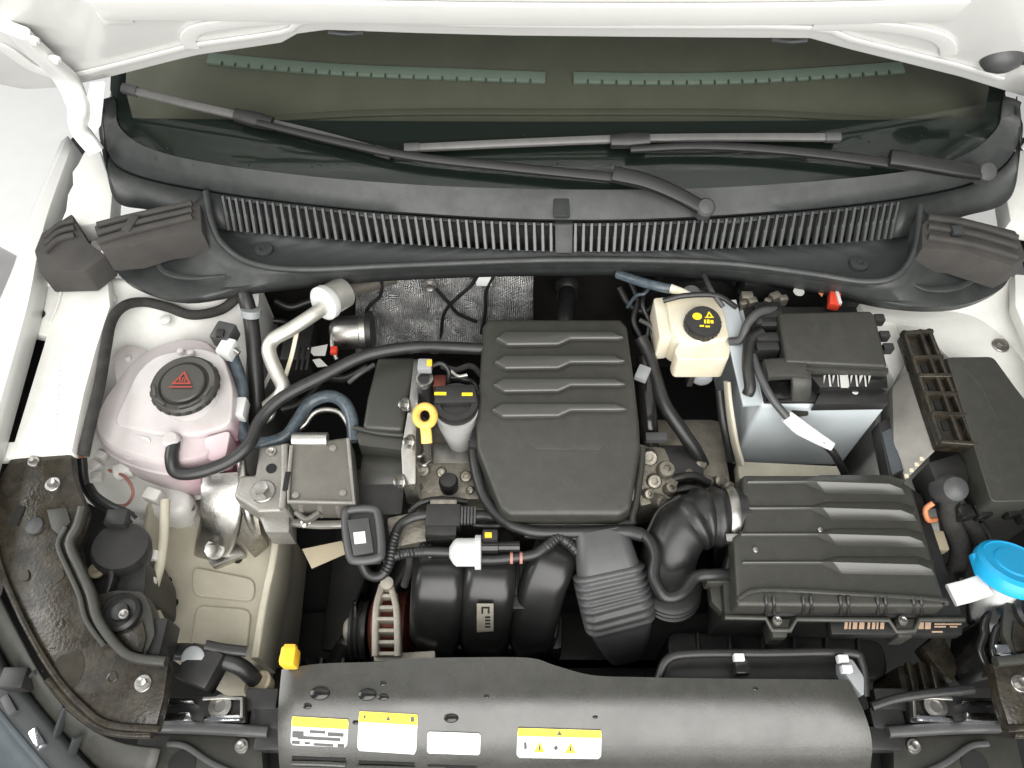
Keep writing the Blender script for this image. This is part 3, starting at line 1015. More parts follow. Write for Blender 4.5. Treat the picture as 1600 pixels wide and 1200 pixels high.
lathe('arm_hole', [(.008, 0), (.008, .001)], P(424, 732, -.0335), 'deep_black', em, seg=18)
box('web_slot', P(448, 752, -.018), (.008, .03, .004), 'deep_black', em, bev=.001)
for x, y in ((435, 828), (478, 816)):
    bolt(em, P(x, y, -.07), .006, .008, (0, -.8, .6))
strip('box_rib', PL([(462, 800, -.05), (480, 812, -.055), (500, 800, -.05)]), .008, .012, 'grey_cast', em)
strip('mount_arch', PL([(352, 742, -.075), (350, 775, -.085), (346, 815, -.115), (336, 850, -.165), (330, 872, -.2)]), .072, .026, 'aluminium', em, up=(0, -.6, .7), rad=.3, fn=lambda t: (1.0 - .25 * t, 1))
tube('arch_rim', PL([(377, 722, -.05), (382, 770, -.06), (388, 805, -.085), (402, 835, -.125)]), .007, 'aluminium', em)
prism('arch_side', PL([(380, 790, -.075), (404, 810, -.09), (408, 835, -.11), (385, 856, -.14), (372, 840, -.13)]), .05, 'cast_alu', em, bev=.004)
prism('arch_base', fillet(PL([(302, 775), (318, 778), (330, 860), (372, 850), (384, 866), (330, 886), (310, 840), (296, 790)], -.17), .006), .03, 'aluminium', em, bev=.004)
bolt(em, P(336, 858, -.150), .014, .016, (0, -.5, .85), washer=1.5)
bolt(em, P(296, 793, -.155), .006, .006)

# ================================================================== coolant tank
ct = thing('coolant_tank', 'translucent pinkish coolant tank with black screw cap on the inner wing', 'coolant tank', P(265, 660, -.16))
O_ = chaikin(PL([(160, 694), (170, 655), (198, 614), (224, 580), (262, 556), (312, 545), (350, 556), (371, 602), (367, 682), (352, 733), (302, 748), (240, 742), (182, 720)], -.07), 1)
O_ = fillet(O_, .008, 2)
cc = sum(O_, V()) / len(O_)
cap_c = P(289, 602, .022)
bm = bmesh.new()
rings = []
for z, s, k in ((-.16, .88, 0), (-.145, .96, 0), (-.10, 1.0, 0), (-.066, 1.0, 0), (-.063, 1.025, 0), (-.059, 1.025, 0), (-.056, 1.0, 0), (-.040, .985, .0), (-.032, .965, .0), (-.027, .93, .0), (-.024, .80, .0), (-.022, .5, .0)):
    c = V((cc.x, cc.y, 0)).lerp(V((cap_c.x, cap_c.y, 0)), k)
    rings.append([bm.verts.new(V((c.x + (p.x - cc.x) * s, c.y + (p.y - cc.y) * s, z))) for p in O_])
for a, b_ in zip(rings, rings[1:]):
    for k in range(len(O_)):
        bm.faces.new([a[k], a[(k + 1) % len(O_)], b_[(k + 1) % len(O_)], b_[k]])
bm.faces.new(rings[0][::-1])
bm.faces.new(rings[-1])
finish('tank_shell', bm, 'tank', ct, 34)
up_o = fillet(PL([(214, 580, -.006), (244, 554, .0), (312, 542, .004), (348, 555, .004), (364, 606, .002), (361, 664, -.010), (304, 680, -.014), (242, 678, -.016), (176, 664, -.022), (194, 622, -.014)]), .016, 3)
prism('upper_chamber', up_o, .05, 'tank', ct, bev=.011, seg=4, taper=.03)
prism('tank_shoulder', fillet(PL([(176, 670, -.026), (236, 684, -.020), (232, 722, -.034), (194, 716, -.040), (168, 694, -.034)]), .008), .04, 'tank', ct, bev=.010, seg=3)
prism('tank_shoulder', fillet(PL([(318, 684, -.018), (360, 672, -.018), (352, 716, -.034), (326, 722, -.036)]), .008), .04, 'tank', ct, bev=.010, seg=3)
ax = V((0, -.05, 1)).normalized()
lathe('tank_neck', [(.046, -.035), (.044, -.012), (.043, .0)], cap_c + V((0, 0, -.004)), 'tank', ct, axis=ax)
cap = lathe('screw_cap', [(.048, -.008), (.051, -.004), (.051, .000), (.049, .005), (.046, .007), (.038, .006), (.035, .002), (.0335, .002), (.033, .008), (.031, .0100), (.010, .0103)], cap_c, 'cap_plastic', ct, axis=ax, seg=48)
for k in range(20):
    a = R(18 * k)
    box('cap_grip', cap_c + V((.0495 * math.cos(a), .0495 * math.sin(a), -.002)), (.005, .009, .007), 'black_plastic', cap, bev=.0015, rot=Matrix.Rotation(a, 3, 'Z'))
for a in (200, 232, 285, 305, 340):
    box('cap_lug', cap_c + V((.0425 * math.cos(R(a)), .0425 * math.sin(R(a)), .007)), (.004, .017, .003), 'rubber_grey', cap, bev=.0008, rot=Matrix.Rotation(R(a), 3, 'Z'))
sz = cap_c.z + .0125
tri = [V((cap_c.x + x, cap_c.y + y, sz)) for x, y in ((0, .018), (.015, -.006), (-.015, -.006))]
tin = [V((cap_c.x + x, cap_c.y + y + .0002, sz)) for x, y in ((0, .0125), (.0102, -.0034), (-.0102, -.0034))]
flat('warning_print', [[tri[i], tri[(i + 1) % 3], tin[(i + 1) % 3], tin[i]] for i in range(3)] +
     [[V((cap_c.x + x - .001, cap_c.y - .002, sz)), V((cap_c.x + x + .001, cap_c.y - .002, sz)), V((cap_c.x + x + .0016, cap_c.y + .006, sz)), V((cap_c.x + x - .0004, cap_c.y + .006, sz))] for x in (-.004, 0, .004)] +
     [[V((cap_c.x - .017, cap_c.y - .012, sz)), V((cap_c.x + .017, cap_c.y - .012, sz)), V((cap_c.x + .017, cap_c.y - .0095, sz)), V((cap_c.x - .017, cap_c.y - .0095, sz))]], 'print_red', cap)
prism('tank_bracket', fillet(PL([(176, 556), (196, 538), (226, 545), (236, 566), (200, 606), (182, 600)], -.03), .006), .05, 'tank', ct, bev=.006)
prism('tank_front_face', fillet(PL([(246, 682, -.032), (300, 680, -.032), (318, 716, -.05), (300, 738, -.066), (254, 734, -.066)]), .008), .03, 'tank', ct, bev=.01, seg=3)
lathe('tank_outlet', [(.013, -.02), (.013, .012), (.010, .016)], P(271, 692, -.022), 'tank', ct)
for x, y in ((352, 518), ):
    box('level_sensor', P(x, y + 6, .0), (.032, .034, .03), 'rubber_grey', ct, bev=.004, rot=Matrix.Rotation(R(-15), 3, 'Z'))
    box('sensor_socket', P(x + 4, y + 28, .0), (.024, .03, .025), 'white_plastic', ct, bev=.004, rot=Matrix.Rotation(R(-15), 3, 'Z'))
    box('sensor_latch', P(x - 8, y + 3, .018), (.012, .014, .006), 'black_plastic', ct, bev=.001)
for x, y, z in ((282, 548, .006), (298, 551, .006), (200, 560, -.028)):
    lathe('moulding_pip', [(.006, -.003), (.005, .002), (.002, .003)], P(x, y, z), 'tank', ct, seg=14)

# ================================================================== hoses and pipes on the left
def hose(name, label, cat, pts, r, material, sides=12, res=7, corr=None, group=None):
    o = tube(name, PL(pts), r, material, None, sides, res, corr)
    return tag(o, label, cat, group)


hose('coolant_hose', 'long black hose running from the coolant tank outlet to the engine cover', 'hose',
     [(272, 690, -.016), (268, 716, -.020), (276, 738, -.03), (310, 738, -.03), (355, 722, -.028), (388, 695, -.022), (408, 655, -.018), (440, 622, -.010), (500, 590, -.005), (570, 556, 0), (640, 543, .0), (700, 543, -.003), (765, 546, -.012)], .0098, 'rubber', sides=16)
h2 = thing('heater_hose', 'bluish ribbed hose with a white clip beside the coolant tank', 'hose', P(380, 640, -.08))
tube('hose_run', PL([(356, 540, -.01), (366, 565, -.02), (377, 598, -.03), (379, 625, -.035), (374, 655, -.045), (384, 684, -.055), (412, 692, -.055), (446, 682, -.05), (466, 655, -.045), (484, 630, -.04), (512, 619, -.035), (536, 628, -.035), (549, 652, -.04), (553, 690, -.05)]), .010, 'hose_blue', h2, sides=14)
box('white_clip', P(374, 640, -.032), (.024, .034, .024), 'white_plastic', h2, bev=.004)
tube('hose_clamp', PL([(352, 550, .0), (362, 545, .004), (374, 552, 0)]), .004, 'zinc', h2)
hose('bare_pipe', 'thin bright metal pipe arching inside the bluish hose', 'pipe', [(458, 676, -.06), (476, 664, -.055), (490, 646, -.05), (510, 640, -.045), (532, 646, -.045), (546, 668, -.05), (550, 690, -.06)], .0045, 'aluminium')
tk = thing('vertical_hose', 'black upright hose with a pale collar behind the coolant tank', 'hose', P(398, 560, -.1))
tube('hose_run', PL([(372, 436, .02), (384, 468, .01), (392, 500, -.01), (398, 560, -.04), (402, 630, -.08), (400, 660, -.12)]), .0125, 'black_plastic', tk)
lathe('collar', [(.016, 0), (.016, .012)], P(393, 494, -.002), 'grey_plastic', tk, axis=(.1, .5, .8))
tag(prism('paper_tag', PL([(356, 556), (366, 552), (378, 600), (368, 604)], -.045), .002, 'brown_tag', bev=0), 'small reddish brown tag tucked behind the tank hose', 'tag')
ap = thing('aircon_pipe', 'bent bare aluminium air conditioning pipe with a fat white coupling', 'pipe', P(440, 560, -.1))
tube('pipe_run', PL([(514, 474, .015), (492, 490, .018), (455, 514, .015), (428, 530, .010), (420, 548, .004), (430, 578, -.01), (442, 604, -.022), (436, 620, -.03), (418, 636, -.045)]), .0115, 'pipe_alu', ap, sides=16)
tube('lower_pipe', PL([(425, 622, -.06), (428, 636, -.06), (424, 650, -.065), (415, 658, -.07)]), .005, 'pipe_alu', ap)
axp = (P(500, 478, .02) - P(545, 452, .0)).normalized()
cpl = lathe('coupling', [(.022, -.05), (.026, -.045), (.026, -.012), (.0245, -.012)], P(506, 474, .02), 'pipe_alu', ap, axis=axp)
lathe('coupling_face', [(.027, -.012), (.029, -.008), (.029, .002), (.025, .005), (.013, .005)], P(506, 474, .02), 'white_plastic', cpl, axis=axp)
tube('rear_pipe', PL([(538, 456, .0), (575, 444, -.02), (625, 430, -.04), (680, 424, -.05)]), .014, 'cast_alu', ap)
strip('support_rod', PL([(464, 518, .0), (456, 555, -.02), (446, 588, -.04)]), .007, .004, 'brake_tank', ap)
pm = thing('vacuum_pump', 'small silver cylinder with red tab behind the timing cover', 'pump', P(550, 520, -.2))
lathe('pump_body', [(.018, -.012), (.026, -.006), (.030, 0), (.030, .040), (.033, .042), (.033, .052)], P(528, 520, -.10), 'aluminium', pm, axis=(1, .05, 0))
lathe('pump_ring', [(.036, .052), (.036, .062)], P(528, 520, -.10), 'black_plastic', pm, axis=(1, .05, 0))
box('red_tab', P(522, 548, -.09), (.012, .014, .010), 'red_plastic', pm, bev=.002)
tube('stem', PL([(520, 510, -.08), (519, 540, -.09), (526, 562, -.1)]), .004, 'aluminium', pm)
rb = thing('relay_block', 'black relay block with pale printed labels in the dark corner', 'relay block', P(480, 560, -.2))
box('housing', P(474, 558, -.14), (.05, .08, .10), 'black_plastic', rb, bev=.005)
flat('printed_label', [PL([(480, 544), (512, 538), (508, 556), (490, 556)], -.088), PL([(488, 562), (500, 560), (512, 572), (496, 574)], -.088)], 'print_white', rb)
flat('printed_label', [PL([(408, 606), (424, 572), (430, 574), (413, 610)], -.088)], 'print_white', rb)
for k in range(3):
    box('housing_rib', P(466 + 8 * k, 560, -.088), (.004, .05, .004), 'black_plastic', rb, bev=.001)
hs = hose('wing_harness', 'taped black wiring harness looping over the white inner wing', 'wiring', [(130, 712, .0), (141, 662, .014), (155, 604, .018), (165, 545, .018), (174, 502, .014), (194, 478, .006), (225, 472, -.012), (262, 480, -.02), (300, 492, -.025), (345, 484, -.02), (372, 462, -.005), (384, 444, .005)], .0085, 'cloth_tape', sides=12)
hose('bonnet_cable', 'short black cable end lying on the white inner wing under the cowl', 'cable', [(310, 466, .004), (330, 458, .008), (360, 450, .012), (390, 446, .012)], .0035, 'rubber')
hose('orange_lead', 'thin orange lead at the foot of the coolant tank', 'cable', [(142, 664, -.04), (124, 676, -.05), (122, 700, -.06), (130, 722, -.08)], .0035, 'orange_wire')

# ================================================================== firewall side
hsd = thing('heat_shield', 'crinkled silver foil heat shield hung on the firewall', 'heat shield', PY(690, 500, .3))
rows = []
for j in range(15):
    py = 424 + j * 9
    r = []
    for i in range(27):
        px = 556 + i * 7.8
        if j == 0 or j == 14:
            px += random.uniform(-2, 2)
        y = .246 + .008 * math.sin(px * .045 + j * .35) + .007 * math.sin(px * .11 - j * .8) + random.uniform(-.003, .003) - .0022 * max(0, j - 8) ** 1.7
        r.append(PY(px, py + 3 * math.sin(i * 1.3), y))
    rows.append(r)
loft('foil_sheet', rows, 'foil', hsd, .001, smooth=70)
rows = [[PY(px, py, .238 + .006 * math.sin(px * .07 + py * .05)) for px in range(752, 838, 9)] for py in range(424, 506, 9)]
loft('foil_sheet', rows, 'foil', hsd, .001, smooth=70)
bolt(hsd, PY(672, 446, .236), .010, .008, (0, -1, .3))
tg = box('white_tab', PY(756, 436, .226), (.028, .012, .026), 'white_plastic', hsd, bev=.003)
for pts in (((596, 436), (594, 462), (572, 488), (570, 545)), ((748, 428), (736, 446), (716, 464), (696, 486), (690, 515), (690, 560)), ((772, 428), (760, 455), (758, 490), (752, 520)), ((682, 452), (700, 472), (716, 490), (745, 503))):
    hose('thin_cable', {596: 'thin black cable down the edge of the foil beside the silver cylinder', 748: 'thin black cable bowed across the middle of the crinkled foil', 772: 'thin black cable dropping along the smooth foil by the cover', 682: 'thin black cable slanting from the foil bolt to the cover'}[pts[0][0]], 'cable', [(x, y, PY(x, y, .222).z) for x, y in pts], .0035, 'rubber', sides=8, group='cables over the heat shield')
bt = thing('hose_boot', 'black boot and hose with grey band behind the engine cover', 'hose', PY(885, 500, .25))
lathe('boot', [(.026, 0), (.024, .012), (.017, .02)], PY(886, 446, .30), 'rubber', bt, axis=(0, -1, -.1))
tube('hose_run', [PY(886, 448, .30), PY(886, 470, .25), PY(884, 500, .20), PY(882, 540, .16)], .016, 'rubber', bt)
lathe('band', [(.018, 0), (.019, .003), (.019, .014), (.018, .017)], PY(886, 456, .285), 'aluminium', bt, axis=(0, -.9, -.25))

# ================================================================== brakes
bk = thing('brake_reservoir', 'cream brake fluid reservoir with black cap printed in yellow', 'brake reservoir', P(1095, 560, -.1))
lathe('booster', [(.02, 0), (.09, .01), (.115, .03), (.12, .06), (.12, .1)], PY(1085, 520, .20), 'gloss_black', bk, axis=(0, 1, .05), seg=40)
prism('tank_upper', fillet(PL([(1040, 464), (1112, 460), (1128, 478), (1140, 528), (1080, 534), (1066, 530), (1050, 520)], .020), .008), .07, 'brake_tank', bk, bev=.008, seg=3)
prism('tank_front', fillet(PL([(1070, 522), (1138, 520), (1141, 548), (1138, 562), (1060, 562), (1054, 548)], .008), .006), .05, 'brake_tank', bk, bev=.008, seg=3)
prism('tank_side', fillet(PL([(1021, 466), (1042, 464), (1051, 526), (1031, 528)], .012), .005), .06, 'brake_tank', bk, bev=.005)
bc_ = P(1098, 505, .030)
bcap = lathe('filler_cap', [(.026, -.012), (.0285, -.010), (.0285, .004), (.027, .008), (.008, .0085)], bc_, 'black_plastic', bk, axis=(0, -.12, 1), seg=40)
for k in range(24):
    a = R(15 * k)
    box('cap_rib', bc_ + V((.0285 * math.cos(a), .0285 * math.sin(a), -.002)), (.002, .003, .010), 'black_plastic', bcap, bev=0, rot=Matrix.Rotation(a, 3, 'Z'))
u_, v_ = V((1, 0, 0)), V((0, 1, .12)).normalized()
q0 = bc_ + V((0, -.001, .0093))
tp = lambda x, y: q0 + u_ * x + v_ * y
flat('cap_print', [[tp(-.010 + .0075 * math.cos(R(a)), .007 + .0065 * math.sin(R(a))) for a in range(0, 360, 20)], [tp(.002, .004), tp(.016, .004), tp(.016, .0062), tp(.002, .0062)], [tp(.003, .004), tp(.0055, .004), tp(.010, .014), tp(.009, .016)], [tp(.0135, .004), tp(.016, .004), tp(.010, .016), tp(.009, .013)],
                   [tp(.0, -.006), tp(.003, -.006), tp(.003, .001), tp(.0, .001)], [tp(.0045, -.006), tp(.0085, -.006), tp(.0085, .001), tp(.0045, .001)], [tp(.010, -.006), tp(.0145, -.006), tp(.0145, .000), tp(.010, .000)], [tp(-.008, -.012), tp(-.001, -.012), tp(-.001, -.009), tp(-.008, -.009)], [tp(.001, -.013), tp(.008, -.013), tp(.008, -.010), tp(.001, -.010)]], 'print_yellow', bcap)
mc = lathe('master_cylinder', [(.006, -.004), (.012, -.003), (.0155, 0), (.0165, .004), (.0165, .05), (.02, .052), (.02, .2)], P(1098, 594, -.055), 'grey_plastic', bk, axis=(0, 1, .05))
box('cylinder_clip', P(1078, 590, -.055), (.010, .02, .026), 'black_plastic', bk, bev=.002)
hose('brake_line', 'dark hose slanting down past the brake reservoir to the gearbox', 'hose', [(1000, 528, -.03), (1012, 552, -.04), (1024, 590, -.05), (1038, 632, -.06), (1066, 674, -.08), (1086, 704, -.10), (1098, 728, -.12)], .0115, 'rubber')
vh = thing('cover_side_hose', 'short black hose with grey clip standing at the engine cover side', 'hose', P(1012, 640, -.12))
tube('hose_run', PL([(1008, 560, -.05), (1010, 610, -.06), (1014, 660, -.07), (1016, 700, -.1)]), .0145, 'gloss_black', vh)
box('grey_clip', P(1004, 584, -.025), (.020, .026, .012), 'grey_plastic', vh, bev=.002, rot=Matrix.Rotation(R(-25), 3, 'Z'))
box('retainer', P(1025, 684, -.06), (.034, .014, .012), 'rubber_grey', vh, bev=.002)
gb = thing('gearbox', 'dirty aluminium gearbox housing between engine and battery', 'gearbox', P(1070, 740, -.4))
box('housing', P(1060, 760, -.25), (.13, .16, .22), 'cast_alu', gb, bev=.02)
box('shift_tower', P(1058, 730, -.13), (.075, .06, .05), 'black_plastic', gb, bev=.008)
for x, y, z in ((1096, 726, -.11), (1078, 742, -.11), (1106, 752, -.11), (1126, 752, -.12), (1140, 762, -.12)):
    lathe('fitting', [(.010, -.02), (.010, .002), (.006, .005)], P(x, y, z), 'cast_alu', gb, axis=(.3, -.3, .9), seg=16)
for k, pts in enumerate((((1030, 755, -.1), (1056, 748, -.09), (1084, 744, -.09), (1108, 756, -.1)), ((1040, 772, -.1), (1075, 764, -.09), (1100, 770, -.1), (1120, 790, -.12)))):
    tube('shift_cable', PL(pts), .007, 'rubber', gb)

# ================================================================== battery
bz = .0
bt_ = thing('battery', 'battery in a pale blue grey jacket with dark terminal cover', 'battery', V((.477, .05, -.2)))
FL, FR = P(1190, 634, bz), P(1388, 634, bz)
yb = P(1150, 478, bz).y
prism('jacket', [FL, FR, V((FR.x, yb, bz)), V((FL.x - .006, yb, bz))], .20, 'battery_jacket', bt_, bev=.008, seg=3)
strip('jacket_fold', [V((FL.x - .012, FL.y + .004, -.005)), V((FL.x - .018, FL.y + .08, .004)), V((FL.x - .026, yb, .012))], .030, .006, 'battery_jacket', bt_)
bx0 = V(((FL.x + FR.x) / 2, (FL.y + yb) / 2, 0))
prism('battery_top', [FL + V((.004, .004, .004)), FR + V((-.004, .004, .004)), V((FR.x - .004, yb - .004, bz + .004)), V((FL.x + .002, yb - .004, bz + .004))], .03, 'black_plastic', bt_, bev=.003)
cvr = prism('terminal_cover', PL([(1216, 488), (1360, 485), (1368, 492), (1387, 572), (1228, 565)], .045), .028, 'cover_plastic', bt_, bev=.005, seg=3)
prism('cover_edge', PL([(1228, 566), (1388, 574), (1389, 583), (1228, 577)], .036), .02, 'cover_plastic', cvr, bev=.002)
prism('front_face', PL([(1262, 582), (1386, 586), (1388, 606), (1282, 606)], .026), .02, 'gloss_black', bt_, bev=.002)
prism('front_ledge', PL([(1284, 607), (1386, 608), (1389, 630), (1272, 632)], .013), .02, 'black_plastic', bt_, bev=.003)
pr = []
for k in range(11):
    x = 1287 + k * 7.0
    a_ = random.uniform(3, 6)
    pr.append(PL([(x, 586), (x + a_ * .5, 585), (x + a_, 604), (x + a_ * .4, 604)] if k % 2 else [(x, 587), (x + a_, 586), (x + a_ * .6, 592), (x, 600)], .0275))
flat('printed_marks', pr, 'print_white', bt_)
flat('printed_marks', [PL([(1312, 586), (1322, 586), (1326, 606), (1314, 606)], .028)], 'print_white', bt_)
lathe('vent_dot', [(.005, 0), (.004, .001)], P(1336, 612, .0135), 'print_white', bt_, seg=14)
for y in (508, 534, 548):
    box('terminal_box', P(1196, y, .022), (.036, .018, .03), 'black_plastic', bt_, bev=.004)
box('terminal_box', P(1200, 500, .02), (.04, .05, .034), 'gloss_black', bt_, bev=.004)
strip('clamp_bar', PL([(1196, 578, .034), (1230, 576, .036), (1258, 578, .036)]), .034, .014, 'cover_plastic', bt_, rad=.25)
strip('clamp_leg', PL([(1250, 582, .036), (1252, 598, .030), (1250, 622, .004), (1247, 648, -.028)]), .030, .010, 'cover_plastic', bt_, up=(0, -.8, .5), rad=.3)
prism('clamp_window', PL([(1206, 596), (1238, 594), (1236, 622), (1196, 624)], .010), .012, 'gloss_black', bt_, bev=.002)
for x, s in ((1376, .014), (1384, .012), (1390, .012)):
    box('cover_hinge', P(x - 4, 500 + (x - 1376) * 3.2, .03), (.016, s, .016), 'black_plastic', bt_, bev=.002)
tube('sense_wire', PL([(1176, 556, .03), (1188, 588, .03), (1206, 622, .02), (1230, 652, .004)]), .006, 'rubber_grey', bt_)
strip('white_tape', PL([(1228, 650, .004), (1250, 668, -.012), (1276, 684, -.022), (1300, 698, -.03)]), .024, .010, 'white_plastic', bt_, up=(0, -.6, .8), fn=lambda t: (1 - .6 * abs(t - .3), 1))
tube('wire_tail', PL([(1284, 690, -.026), (1302, 708, -.04), (1316, 732, -.07), (1322, 748, -.09)]), .006, 'rubber', bt_)
prism('battery_tray', PL([(1152, 720), (1320, 728), (1322, 750), (1155, 748)], -.135), .03, 'rail_paint', bt_, bev=.004)
strip('tray_wall', PL([(1136, 596, -.03), (1140, 640, -.06), (1148, 690, -.10), (1158, 726, -.125)]), .006, .02, 'rail_paint', bt_)
tube('tray_hose', PL([(1124, 610, -.06), (1130, 660, -.09), (1142, 720, -.14)]), .007, 'rubber', bt_)
fc = thing('fuse_carrier', 'black fuse carrier with red and white tabs behind the battery', 'fuse carrier', P(1260, 470, -.1))
box('housing', P(1250, 458, -.03), (.22, .04, .09), 'gloss_black', fc, bev=.006)
box('red_lever', P(1303, 468, .02), (.018, .035, .016), 'red_plastic', fc, bev=.003, rot=Matrix.Rotation(R(-15), 3, 'Z'))
box('white_stripe', P(1309, 464, .027), (.005, .032, .008), 'white_plastic', fc, bev=.001)
lathe('round_label', [(.009, 0), (.009, .001)], P(1248, 456, .0165), 'print_white', fc, seg=20)
flat('orange_mark', [PL([(1274, 452), (1290, 452), (1284, 464)], .0168)], 'orange_wire', fc)
for x, y, s in ((1166, 466, .02), (1174, 474, .016), (1210, 466, .018), (1222, 470, .015), (1160, 478, .012), (1198, 474, .012)):
    box('terminal_lug', P(x, y, .005), (s, s * .8, .02), 'cast_alu', fc, bev=.003, rot=Matrix.Rotation(random.uniform(-.8, .8), 3, 'Z'))
for k, pts in enumerate((((1212, 484, .03), (1186, 488, .04), (1168, 506, .035), (1158, 530, .02), (1140, 534, .01)), ((1190, 520, .03), (1172, 534, .03), (1168, 570, .03), (1172, 604, .02), (1168, 616, .01)), ((1150, 480, .03), (1120, 462, .05), (1070, 462, .05), (1036, 470, .04)), ((1100, 430, .03), (1112, 455, .05), (1130, 480, .04)))):
    hose('battery_cable', ['grey cable looping off the battery terminal', 'black cable loom drooping over the battery jacket', 'black cable crossing above the cream brake reservoir', 'grey lead dropping from the cowl to the brake reservoir'][k], 'cable', pts, (.007, .009, .0045, .004)[k], ('rubber_grey', 'black_plastic', 'rubber', 'rubber_grey')[k])
wp = thing('wiring_plug', 'tan tipped wiring plug under the cowl above the brake reservoir', 'plug', P(1050, 448, .0))
tube('plug_lead', PL([(965, 428, .02), (1000, 440, .03), (1030, 448, .035), (1050, 452, .035)]), .008, 'hose_blue', wp)
tube('plug_tip', PL([(1048, 451, .036), (1066, 455, .038), (1082, 460, .036)]), lambda t: .008 - .006 * t, 'brake_tank', wp)

# ================================================================== control unit and fuse box
cu = thing('control_unit', 'silver engine control unit held in a ribbed black bracket', 'control unit', P(1440, 640, -.12))
prism('metal_case', PL([(1394, 604, -.030), (1424, 572, -.012), (1468, 690, -.012), (1462, 704, -.020), (1414, 752, -.060), (1396, 690, -.05)]), .05, 'ecu_case', cu, bev=.004)
brk = prism('bracket', PL([(1409, 520), (1451, 517), (1522, 698), (1468, 694)], .002), .022, 'dusty_plastic', cu, bev=.003)
lp = lambda u, v, z: P(1409 + 42 * u + (59 + 12 * u) * v, 520 - 3 * u + (174 + 7 * u) * v, z)
for u in (.04, .62, .96):
    strip('bracket_rail', [lp(u, 0, .006), lp(u, .5, .006), lp(u, 1, .006)], .007, .014, 'dusty_plastic', brk)
for v in (.02, .24, .40, .56, .74, .99):
    strip('bracket_rung', [lp(.0, v, .007), lp(1.06, v, .007)], .007, .016, 'dusty_plastic', brk, spline=False)
    if .1 < v < .9:
        box('bracket_slot', lp(.36, v + .09, .003), (.010, .016, .002), 'deep_black', brk, bev=0)
flat('paper_label', [PL([(1378, 676), (1394, 668), (1410, 734), (1394, 742)], -.052)], 'lamp_silver', cu)
prism('label_plate', PL([(1372, 660), (1392, 650), (1412, 736), (1390, 748)], -.053), .03, 'black_plastic', cu, bev=.002)
for k in range(4):
    box('case_pin', P(1416 + k * 8, 744 - k * 9, -.040 + k * .006), (.006, .006, .004), 'brake_tank', cu, bev=.001)
plug = prism('connector', PL([(1450, 722), (1498, 708), (1518, 733), (1512, 766), (1470, 772)], -.015), .06, 'black_plastic', cu, bev=.004)
lathe('connector_boot', [(.022, -.03), (.021, -.005), (.017, .008), (.009, .014), (.002, .015)], P(1490, 764, -.005), 'rubber_grey', plug, axis=(-.1, -.4, .9))
hr = thing('control_harness', 'two thick taped wiring looms below the control unit connector', 'wiring', P(1495, 850, -.15))
tube('loom', PL([(1482, 780, -.03), (1486, 815, -.05), (1500, 850, -.07), (1496, 884, -.09), (1478, 902, -.12)]), .0135, 'cloth_tape', hr)
tube('loom', PL([(1490, 782, -.03), (1512, 815, -.06), (1528, 845, -.08), (1524, 876, -.1)]), .0125, 'cloth_tape', hr)
tube('copper_lead', PL([(1458, 786, -.03), (1446, 796, -.04), (1450, 812, -.05), (1462, 812, -.06)]), .004, 'orange_wire', hr)
box('loom_clip', P(1462, 848, -.07), (.024, .03, .02), 'cardboard', hr, bev=.003)
fb = thing('fuse_box', 'large dark grey fuse box beside the white strut tower', 'fuse box', P(1545, 680, -.1))
lid = prism('lid', fillet(PL([(1479, 558), (1552, 557), (1586, 604), (1622, 650), (1622, 782), (1549, 784)], .015), .008), .07, 'cover_plastic', fb, bev=.007, seg=3)
prism('lower_case', PL([(1476, 552), (1556, 550), (1640, 640), (1640, 800), (1530, 800)], -.04), .12, 'black_plastic', fb, bev=.005)
for x, y in ((1505, 802), (1532, 800), (1578, 798), (1600, 806)):
    box('latch', P(x, y, -.03), (.022, .02, .02), 'gloss_black', fb, bev=.003, rot=Matrix.Rotation(R(10), 3, 'Z'))
strip('lid_crease', PL([(1500, 570, .0145), (1530, 600, .0145), (1560, 660, .0145)]), .003, .002, 'cover_plastic', lid)

